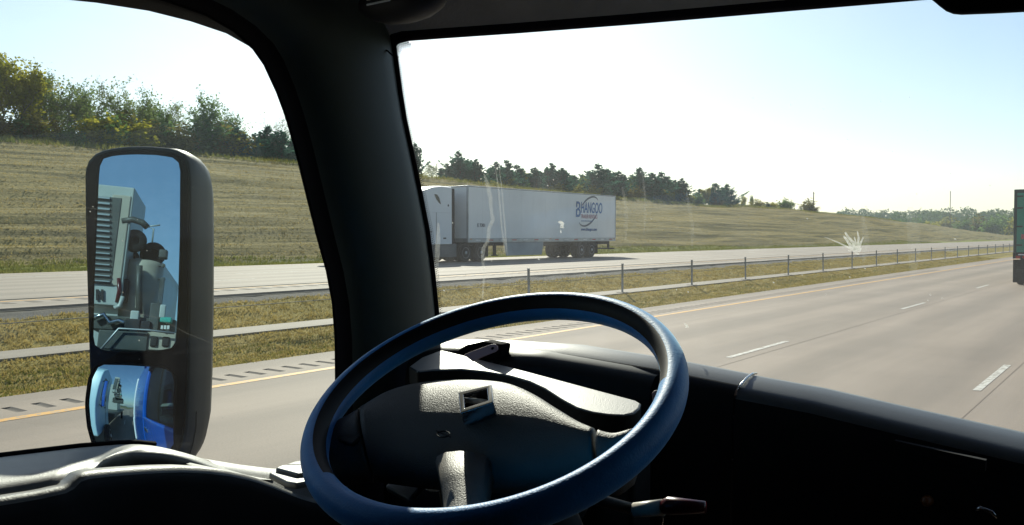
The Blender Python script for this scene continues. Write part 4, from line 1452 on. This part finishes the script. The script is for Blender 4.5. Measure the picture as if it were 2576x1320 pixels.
# right-hand control stalk
sa_, sbp, sc2, sd_ = at(1592, 1283, 1, .90), at(1668, 1276, 1, .90), at(1682, 1272, 1, .90), at(1775, 1276, 1, .91)
mb = MB(); mb.tube([sa_, sa_ + (sbp - sa_) * .06, sbp], [.005, .0085, .0095], 12); stalk = mb.build('control_stalk', M['ivory'], cab, smooth=True)
mb = MB(); mb.tube([sa_ + Vector((.004, .002, 0)), wp(.06, -.06, -.06)], .007, 8); mb.build('stalk_arm', M['trim_black'], stalk, smooth=True)
mb = MB(); mb.tube([sbp, sc2, sd_], [.008, .0105, .007], 10); mb.build('stalk_grip', M['red_plastic'], stalk, smooth=True)
mb = MB(); mb.tube([sbp + Vector((0, 0, .0)), sbp + Vector((-.002, 0, -.022))], .0025, 6); mb.build('stalk_ring', M['chrome'], stalk, smooth=True)

# small loose things
def flat(name, px, n, o, th, mat, lab, cat, bev=.0008, cut=None):
    mb = MB(); mb.prism([on_plane(x, y, o, n) for x, y in px], n * th)
    ob = mb.build(name, mat, None, bevel=bev); tag(ob, lab, cat); return ob


pn = Vector((.1, -.75, .65)).normalized()
po = at(1215, 885, 1, 1.165)
tagpts = [(1168, 893), (1190, 884), (1236, 867), (1246, 866), (1253, 871), (1254, 879), (1248, 885), (1216, 898), (1190, 910)]
o = flat('tag', tagpts, pn, po, .002, M['pink'], 'pinkish plastic tag with a hole lying in the dash pocket', 'tag')
mb = MB(); hc_ = on_plane(1239, 876, po + pn * .0026, pn)
s1 = Vector((1, 0, 0)); s1 = (s1 - pn * s1.dot(pn)).normalized(); s2 = pn.cross(s1)
mb.add([hc_ + s1 * .003 * math.cos(a) + s2 * .003 * math.sin(a) for a in np.linspace(0, 2 * math.pi, 11)[:-1]], [tuple(range(10))]); mb.build('tag_hole', M['rubber_seal'], o)
pn2 = Vector((.2, -.9, .3)).normalized(); po2 = at(1645, 1000, 1, 1.12)
flat('tag', [(1640, 990), (1646, 983), (1662, 980), (1672, 984), (1668, 1010), (1650, 1022), (1645, 1018)], pn2, po2, .002, M['pink'], 'pink tag hanging just behind the right side of the steering wheel', 'tag')
cn = Vector((0, -.8, .6)).normalized(); co = at(1400, 1180, 1, 1.03)
o = flat('card', [(1362, 1206), (1366, 1190), (1398, 1166), (1440, 1162), (1442, 1168), (1390, 1204)], cn, co, .001, M['card_white'], 'white and blue card tucked below the hub behind the wheel', 'card', .0003)
mb = MB(); cc = on_plane(1400, 1184, co + cn * .0016, cn); t1 = Vector((1, 0, 0)); t2 = cn.cross(t1)
mb.add([cc + t1 * .010 * math.cos(a) + t2 * .010 * math.sin(a) for a in np.linspace(0, 2 * math.pi, 15)[:-1]], [tuple(range(14))]); mb.build('card_print', M['card_blue'], o)
mb = MB(); a_, b_ = at(1400, 1160, 1, 1.01), at(1444, 1154, 1, 1.01); mb.tube([a_, b_], .0022, 8); o = mb.build('pen', M['red_plastic'], None, smooth=True); tag(o, 'thin red pen lying above the card behind the wheel', 'pen')
mb = MB(); mb.tube([a_ + Vector((.004, -.002, .0014)), b_ + Vector((-.004, -.002, .0014))], .0011, 6); mb.build('pen_clip', M['card_white'], o, smooth=True)

# ---- driver's door: sill, pull-grip arch, armrest with switches
def xrow(pts, X): return [at(x, y, 0, X) for x, y in pts]


def interp_rows(pts, n=26):
    P_ = np.array(pts, float); s_ = np.concatenate([[0], np.cumsum(np.hypot(*np.diff(P_, axis=0).T))])
    q = np.linspace(0, s_[-1], n)
    return list(zip(np.interp(q, s_, P_[:, 0]), np.interp(q, s_, P_[:, 1])))


sill = [(-260, 1185), (-100, 1163), (0, 1150), (100, 1138), (200, 1126), (300, 1118), (345, 1117), (390, 1121), (440, 1132), (490, 1148), (530, 1164), (565, 1182), (600, 1196), (650, 1207), (720, 1214)]
low = [(-260, 1275), (-100, 1252), (0, 1240), (80, 1226), (150, 1212), (215, 1196), (236, 1178), (262, 1152), (300, 1142), (340, 1139), (400, 1141), (450, 1150), (500, 1168), (545, 1188), (590, 1204)]
S_, L_ = interp_rows(sill, 40), interp_rows(low, 40)
mb = MB(); rings = []
for (a, b) in zip(S_, L_):
    p0 = at(*a, 0, -1.150); p1 = at(*b, 0, float(np.interp(b[0], [150, 262, 330], [-.972, -1.03, -1.07])))
    rings.append([p0 + Vector((-.03, 0, -.03)), p0 + Vector((-.012, 0, -.004)), p0, p0.lerp(p1, .25) + Vector((.008, 0, .004)), p0.lerp(p1, .6) + Vector((.006, 0, .003)), p1, p1 + Vector((-.004, 0, -.012)), p1 + Vector((-.03, 0, -.05))])
rings = [[q + Vector((0, -.75, 0)) for q in rings[0]]] + rings
mb.loft(rings, False); door = mb.build('door_panel', M['trim_grey'], cab, smooth=True)
mb = MB(); mb.tube([at(x, y - 3, 0, -1.158) for x, y in sill[:8]], .0045, 6); mb.build('window_wiper_seal', M['rubber_seal'], cab, smooth=True)
# outer belt rail beyond the arch
belt = [(505, 1152), (540, 1158), (600, 1168), (680, 1178), (720, 1180), (760, 1172), (800, 1160)]
rings = [[p, p + Vector((.02, 0, .0)), p + Vector((.05, 0, -.008)), p + Vector((.09, 0, -.05))] for p in [at(x, y, 0, -1.172) for x, y in interp_rows(belt, 16)]]
mb = MB(); mb.loft(rings, False); mb.build('belt_rail', M['trim_grey'], cab, smooth=True)
# dark floor of the grip recess
mb = MB(); mb.prism([at(x, y, 0, -1.105) for x, y in ((262, 1152), (300, 1140), (400, 1138), (500, 1165), (590, 1203), (560, 1225), (300, 1225), (250, 1185))], (-.01, 0, 0)); mb.build('grip_recess', M['trim_black'], cab)
# armrest
arm = [(-260, 1290), (-100, 1268), (0, 1254), (100, 1238), (170, 1222), (192, 1204), (200, 1192), (230, 1187), (300, 1181), (380, 1176), (450, 1174), (510, 1177), (570, 1184), (630, 1197), (680, 1214), (720, 1231), (760, 1246), (820, 1262)]
ai = interp_rows(arm, 48)
rings = []
for (x, y) in ai:
    p = at(x, y, 0, float(np.interp(x, [150, 230, 500, 760], [-.955, -.965, -.985, -.985])))
    f_ = min(1, max(0, (x - 150) / 60.))
    rings.append([p + Vector((-.02 if x < 190 else -.024 if x < 570 else -.15, 0, -.004)), p + Vector((-.02, 0, .0)), p + Vector((-.008, 0, 0)), p, p + Vector((.005, 0, -.006)), p + Vector((.007, 0, -.02)), p + Vector((.006, 0, -.12)), p + Vector((0, 0, -.6))])
rings = [[q + Vector((0, -.75, 0)) for q in rings[0]]] + rings
mb = MB(); mb.loft(rings, False)
for fi in range(len(mb.f)): mb.m[fi] = 1 if fi % 7 >= 4 else 0  # side below the ridge painted black as its shaded face
mb.build('armrest', [M['trim_grey'], M['trim_black']], cab, smooth=True)
# switch block on the armrest
sn = Vector((.02, .02, 1)).normalized(); so_ = at(724, 1212, 0, -1.03)
for px, h_, mt, nm in (([(676, 1206), (690, 1196), (760, 1184), (800, 1190), (800, 1222), (745, 1232), (720, 1228)], .010, M['trim_grey'], 'switch_block'),
                       ([(692, 1203), (706, 1196), (760, 1190), (790, 1196), (790, 1212), (748, 1218)], .016, M['trim_dash'], 'window_switch'),
                       ([(716, 1196), (740, 1187), (790, 1180), (800, 1190), (760, 1196)], .017, M['trim_pillar'], 'mirror_switch')):
    mb = MB(); mb.prism([on_plane(x, y, so_, sn) for x, y in px], sn * h_); mb.build(nm, mt, cab, bevel=.003)

# ---- closed shell of the cab: door skin, walls, floor, seat back wall
mb = MB(); mb.box2((-1.27, -.35, .65), (-1.215, 1.22, 1.70)); skin = mb.build('door_skin', M['blue_paint'], cab, bevel=.02)
mb = MB(); mb.box2((-1.274, .35, 1.15), (-1.271, .47, 1.29)); mb.build('door_sticker', M['card_white'], cab)
mb = MB(); mb.box2((-1.285, -.25, 1.52), (-1.27, -.05, 1.56)); mb.build('door_handle', M['chrome'], cab, bevel=.005)
mb = MB(); mb.box2((-1.27, -2.3, .65), (-1.2, -.37, 2.82)); mb.build('side_wall', M['blue_paint'], cab, bevel=.02)
mb = MB(); mb.box2((-1.30, -2.42, .65), (-1.18, -2.32, 2.9)); mb.build('rear_trim_post', M['white_paint'], cab, bevel=.03)
mb = MB(); mb.box2((-1.21, -.36, 1.0), (-1.16, .18, 2.80)); mb.build('door_post', M['trim_black'], cab)
mb = MB(); mb.box2((-1.27, -.4, 2.455), (-1.14, .48, 2.79)); mb.box2((-1.27, .48, 2.49), (-1.141, .63, 2.79)); mb.box2((-1.27, .63, 2.515), (-1.165, .86, 2.79)); mb.box2((-1.27, .86, 2.53), (-1.175, 1.2, 2.79)); mb.build('roof_rail', M['trim_black'], cab)
mb = MB(); mb.box2((-1.2, -1.0, .9), (1.25, -.95, 2.8)); mb.build('back_wall', M['trim_black'], cab)
mb = MB(); mb.box2((-1.2, -1.0, .85), (1.25, 1.3, .92)); mb.build('floor', M['trim_black'], cab)
mb = MB(); mb.box2((1.18, -1.0, .9), (1.27, 1.3, 2.8)); mb.build('right_door_blocker', M['trim_black'], cab)  # out of view; built solid without a window to keep fill light out
mb = MB(); mb.box2((-1.26, 1.60, .5), (1.26, 1.9, 1.74)); mb.build('nose', M['blue_paint'], cab, bevel=.08)
mb = MB(); mb.box2((-1.19, .15, .95), (-1.115, 1.15, 1.76)); mb.build('door_core', M['trim_black'], cab)
for xx in (-1.05, 1.05):
    wheel(cab, (0, 0, 0), (xx, .9, .5), 1 if xx > 0 else -1)
for xx in (-.75, .15):
    mb = MB(); mb.box2((xx - .25, -.75, 1.05), (xx + .25, -.2, 1.35)); mb.build('seat', M['trim_black'], cab, bevel=.05)

# ---- outside mirror
MC = at(350, 640, 0, -1.55)
iv = (MC - EYE).normalized()
rv = Vector((-.15, -1, .165)).normalized()
MN = (rv - iv).normalized()
ME = Vector((0, 0, 1)).cross(MN).normalized(); MU = MN.cross(ME)
def mp(px, py, off=0.0): return on_plane(px, py, MC, MN) + MN * off
def dens(pts, n): 
    r = interp_rows(pts + [pts[0]], n + 1); return r[:-1]
outl = [(213, 440), (216, 408), (230, 388), (262, 374), (310, 367), (370, 366), (425, 371), (456, 380), (470, 396), (477, 430), (478, 560), (477, 760), (473, 960), (468, 1080), (458, 1130), (438, 1170), (400, 1200), (330, 1205), (268, 1180), (240, 1130), (229, 1060), (224, 900), (218, 700), (214, 540)]
O_ = dens(outl, 96)
cxm, cym = 348, 760
rings = []
base = [mp(x, y) for x, y in O_]
cm = mp(cxm, cym)
def ringat(dep, sc_, add=0): return [cm + (p - cm) * sc_ - MN * dep for p in base]
mb = MB()
mb.loft([ringat(.012, .93), ringat(.002, .97), ringat(0, .985), ringat(.006, 1.0), ringat(.03, 1.012), ringat(.06, 1.0), ringat(.085, .97), ringat(.105, .90), ringat(.115, .78), ringat(.118, .4)], True, True)
mirror_o = mb.build('outside_mirror', M['mirror_shell'], cab, smooth=True)
up_ = [(249, 440), (252, 410), (262, 396), (290, 389), (340, 386), (400, 388), (440, 395), (455, 406), (460, 430), (459, 600), (455, 740), (450, 850), (446, 872), (430, 880), (380, 886), (320, 888), (262, 884), (240, 872), (235, 850), (238, 700), (244, 560)]
dn_ = [(270, 912), (330, 913), (400, 918), (430, 926), (443, 940), (447, 970), (445, 1060), (441, 1130), (432, 1160), (300, 1160), (250, 1130), (238, 1070), (234, 1010), (240, 950), (252, 920)]
# black bezel plate with the two panes in front of it
mb = MB(); mb.prism([mp(x, y, .001) for x, y in dens([(cxm + (x - cxm) * .965, cym + (y - cym) * .98) for x, y in outl], 60)], -MN * .012); mb.build('bezel', M['rubber_seal'], mirror_o, bevel=.003)
mb = MB(); pu = [mp(x, y, .004) for x, y in dens(up_, 60)]; mb.add(pu, [tuple(range(len(pu)))]); mb.build('flat_pane', M['mirror'], mirror_o)
mb = MB(); mb.tube([p + MN * .001 for p in pu], .0022, 6, False, True); mb.build('pane_rim', M['rubber_seal'], mirror_o, smooth=True)
# convex pane: part of a sphere
cc = mp(340, 1030, .004)
rv2 = Vector((.02, -1, -.05)).normalized(); iv2 = (cc - EYE).normalized(); N2 = (rv2 - iv2).normalized()
N2 = MN.lerp(N2, .85).normalized()
RS = .34
sc_c = cc + MN * .012 + N2 * .008 - N2 * RS
P2 = [mp(x, y, .004) for x, y in dens(dn_, 48)]
rings = []
for f_ in np.linspace(1, .03, 14):
    ring = []
    for p in P2:
        q = cc + (p - cc) * f_
        rel = q - sc_c; tang = rel - N2 * rel.dot(N2)
        hgt = math.sqrt(max(RS * RS - tang.length_squared, 1e-6))
        ring.append(sc_c + tang + N2 * hgt)
    rings.append(ring)
mb = MB(); mb.loft(rings, True); mb.add(rings[-1], [tuple(range(len(P2)))]); mb.build('convex_pane', M['mirror'], mirror_o, smooth=True)
mb = MB(); mb.tube([p + N2 * .002 for p in rings[0]], .0025, 6, False, True); mb.build('pane_rim', M['rubber_seal'], mirror_o, smooth=True)
mb = MB(); 
for zz in (1.66, 1.72):
    mb.tube([(MC.x + .02, MC.y + .06, zz), (-1.27, 1.05, zz - .06)], .014, 8)
mb.build('mirror_arm', M['mirror_shell'], mirror_o, smooth=True)
mb = MB(); mb.tube([cm + (p - cm) * 1.013 - MN * .031 for p in base if p.z < 1.83], .0012, 4); mb.build('shell_joint', M['rubber_seal'], mirror_o)

# dark seal along the glass edge of the pillar
mb = MB(); mb.tube([on_wind(x, y, .010) for x, y in Gc], .008, 6); mb.build('glass_seal', M['rubber_seal'], cab, smooth=True)

# ------------------------------------------------------------------ equipment truck that the mirrors show, behind us in the next lane
M['pale_blue'] = simple('pale_blue_paint', (.42, .60, .68), .3, var=.05, vscale=1, coat=.3)
M['machine_white'] = simple('machine_white', (.36, .39, .37), .4, var=.08, vscale=3)
M['tank_beige'] = simple('tank_beige', (.36, .325, .26), .45, var=.1, vscale=3)
M['teal'] = simple('teal_paint', (.03, .35, .28), .4)
M['machine_dark'] = simple('machine_dark', (.05, .055, .05), .5, var=.3, vscale=5)
refc = EYE - MN * 2 * ((EYE - MC).dot(MN))


def mir(px, py, Y):
    """point that the flat pane shows at this place, in the plane Y"""
    p = mp(px, py); d = p - refc
    return refc + d * ((Y - refc.y) / d.y)


ex0, ex1 = -5.1, -2.55
org = ((ex0 + ex1) / 2, -8, 0)
eq = empty('equipment_truck', org)
tag(eq, 'pale truck carrying machinery, visible only in the outside mirror', 'truck')
mb = MB(org)
prof = [(-2.2, .7), (-2.2, 1.9), (-2.45, 3.0), (-3.0, 3.25), (-4.6, 3.25), (-4.6, .7)]
ex1 -= .42
mb.prism([(ex1, a, b) for a, b in prof], (ex0 - ex1, 0, 0)); mb.build('cab', M['pale_blue'], eq, bevel=.08)
mb = MB(org); mb.prism([(ex1 + .004, a, b) for a, b in ((-2.75, 1.95), (-2.9, 2.85), (-3.75, 2.9), (-3.75, 1.95))], (.015, 0, 0)); mb.build('door_window', M['window_dark'], eq)
mb = MB(org); mb.box2((ex1 + .002, -3.8, .95), (ex1 + .012, -3.78, 3.0)); mb.build('door_gap', M['chassis'], eq)
mb = MB(org); mb.box2((ex1 + .005, -3.7, 1.65), (ex1 + .04, -3.5, 1.7)); mb.build('door_handle', M['chassis'], eq)
mb = MB(org); mb.box2((ex1 + .15, -2.62, 1.75), (ex1 + .32, -2.5, 2.65)); mb.build('cab_mirror', M['blue_paint'], eq, bevel=.03)
mb = MB(org); mb.tube([(ex1 - .02, -2.7, 2.65), (ex1 + .2, -2.56, 2.68)], .02, 6); mb.tube([(ex1 - .02, -2.7, 1.8), (ex1 + .2, -2.56, 1.72)], .02, 6); mb.build('mirror_bracket', M['chassis'], eq)
ex1 += .42
mb = MB(org); mb.box2((ex0, -5.0, 1.1), (ex1, -17, 1.35)); mb.build('flat_bed', M['machine_dark'], eq, bevel=.02)
mb = MB(org); mb.box2((ex0 + .5, -4.4, .7), (ex1 - .5, -17, 1.1)); mb.build('frame_rails', M['chassis'], eq)
for tt in (-3.2, -13.5, -14.8):
    for xc, ax in ((ex0 + .18, -1), (ex1 - .18, 1)): wheel(eq, org, (xc, tt, .5), ax)
mb = MB(org); mb.box2((ex0 + .1, -9.0, 1.36), (ex1 - .35, -12.5, 3.9)); mb.build('white_body', M['machine_white'], eq, bevel=.05)
# machinery on the bed, in the order the flat pane shows it
Y1 = -6.2
def blk(name, p, mat, dep=.5, Y=Y1, bev=.012):
    a, b = mir(p[0], p[1], Y), mir(p[2], p[3], Y)
    mb = MB(org); mb.box2((min(a.x, b.x), Y, min(a.z, b.z)), (max(a.x, b.x), Y - dep, max(a.z, b.z)))
    return mb.build(name, mat, eq, bevel=bev)


blk('grille_cabinet', (200, 458, 304, 770), M['machine_white'], .8)
g_ = blk('grille', (200, 488, 280, 715), M['machine_dark'], .03, Y1 + .02, .002)
for k in range(16):
    y_ = 494 + k * 14
    a, b = mir(200, y_, Y1 + .03), mir(278, y_ + 3, Y1 + .03)
    mb = MB(org); mb.box2((min(a.x, b.x), Y1 + .022, min(a.z, b.z)), (max(a.x, b.x), Y1 + .045, max(a.z, b.z))); mb.build('grille_bar', M['skirt'], eq)
for pts in (((243, 755), (243, 728), (250, 728), (256, 742), (256, 728), (262, 728), (262, 755), (256, 755), (249, 741), (249, 755)),):
    mb = MB(org); mb.prism([mir(x, y, Y1 + .01) for x, y in pts], (0, .012, 0)); mb.build('cabinet_letter', M['chassis'], eq)
blk('cabinet_post', (284, 488, 304, 720), M['tank_beige'], .3, Y1 + .012)
# vertical tank
a, b = mir(313, 668, Y1 - .3), mir(400, 800, Y1 - .3)
r_ = abs(a.x - b.x) / 2; cx_ = (a.x + b.x) / 2
mb = MB(org); mb.lathe((cx_, Y1 - .3, b.z - .1), (0, 0, 1), [(0, r_), (a.z - b.z + .1, r_), (a.z - b.z + .1 + r_ * .25, r_ * .9), (a.z - b.z + .1 + r_ * .4, r_ * .5), (a.z - b.z + .1 + r_ * .45, .01)], 28); mb.build('tank', M['tank_beige'], eq, auto=50)
def tyre(px, py, rpx, Y, nm='spare_tyre', dx=(.35, 1, .1)):
    c = mir(px, py, Y); r = abs(mir(px + rpx, py, Y).x - c.x)
    mb = MB(org); mb.lathe(c, dx, [(-r * .4, r * .4), (-r * .42, r * .8), (-r * .3, r), (r * .3, r), (r * .42, r * .8), (r * .4, r * .4), (r * .1, r * .35), (r * .1, .01)], 24); mb.build(nm, M['rubber'], eq, auto=50)
tyre(340, 606, 30, Y1 - .1); tyre(386, 640, 32, Y1 - .25); tyre(330, 650, 22, Y1 - .4)
def pipe(name, pts, rad, mat, Y=Y1):
    mb = MB(org); mb.tube([mir(x, y, Y) for x, y in pts], rad, 8); return mb.build(name, mat, eq, smooth=True)
pipe('hood_tube', [(308, 556), (335, 552), (360, 560), (372, 572)], .03, M['machine_dark'])
pipe('antenna', [(384, 610), (388, 576), (372, 570), (404, 566)], .008, M['machine_white'])
pipe('red_hose', [(300, 700), (302, 730), (296, 760)], .02, M['red_plastic'])
pipe('white_hose', [(310, 745), (302, 770), (288, 774)], .02, M['machine_white'])
pipe('feed_pipe', [(300, 670), (350, 662), (390, 640)], .045, M['tank_beige'], Y1 - .35)
for y_ in (668, 702):
    pipe('gauge_stem', [(400, y_), (412, y_)], .008, M['machine_dark'], Y1 - .2)
    c = mir(412, y_, Y1 - .2); mb = MB(org); mb.lathe(c, (0, 1, 0), [(-.01, .02), (.01, .02), (.012, .001)], 12); mb.build('gauge', M['machine_dark'], eq)
blk('valve_block', (402, 626, 420, 650), M['machine_dark'], .1)
blk('engine', (232, 790, 440, 840), M['machine_dark'], .6, Y1 - .05)
blk('side_plate', (250, 828, 370, 884), M['machine_dark'], .06, Y1 + .05)
blk('bumper', (372, 832, 440, 884), M['tank_beige'], .2, Y1 + .03)
for x_ in (380, 410): blk('bumper_slot', (x_, 846, x_ + 16, 872), M['chassis'], .03, Y1 + .05)
blk('pump', (404, 796, 432, 812), M['teal'], .15, Y1 + .06)
blk('lamp_box', (404, 765, 416, 800), M['machine_white'], .1, Y1 + .06)
blk('support_post', (330, 780, 346, 834), M['machine_white'], .1, Y1 + .02)
blk('support_post', (380, 760, 398, 834), M['machine_dark'], .1, Y1 + .02)
blk('bed_base', (200, 870, 470, 980), M['machine_dark'], 1.2, Y1 - .1)
blk('cabinet_edge', (302, 470, 311, 700), M['machine_dark'], .5, Y1 - .02)
blk('control_box', (316, 800, 352, 830), M['chassis'], .2, Y1 + .04)
blk('control_box', (356, 806, 378, 832), M['chassis'], .2, Y1 + .05)
blk('gear_housing', (300, 700, 318, 760), M['chassis'], .2, Y1 - .05)
blk('ladder_rail', (404, 700, 408, 768), M['machine_dark'], .03, Y1 - .1, .002)
pipe('coolant_pipe', [(236, 800), (262, 790), (276, 812), (300, 806), (330, 818)], .022, M['chrome'])
pipe('exhaust_pipe', [(352, 668), (350, 720), (352, 790)], .03, M['machine_dark'], Y1 - .05)
pipe('hand_rail', [(250, 884), (300, 826), (372, 830), (440, 838)], .010, M['rail'], Y1 + .1)
for k in range(3): blk('deck_lamp', (406 + k * 8, 818, 411 + k * 8, 828), M['card_white'], .02, Y1 + .08, .002)

# ------------------------------------------------------------------ air
hb = MB(); hb.box2((-3600, -3600, -9), (3600, 4300, 48))
haze = hb.build('haze', None)
nt = NT('haze_air')
nt.n.remove(nt.b)
pv = nt.new('VolumePrincipled')
pv.inputs['Color'].default_value = (.80, .90, 1.0, 1)
pv.inputs['Density'].default_value = .00022
pv.inputs['Anisotropy'].default_value = .35
nt.l(pv.outputs[0], nt.out.inputs['Volume'])
haze.data.materials.clear(); haze.data.materials.append(nt.mat)
tag(haze, kind='stuff')
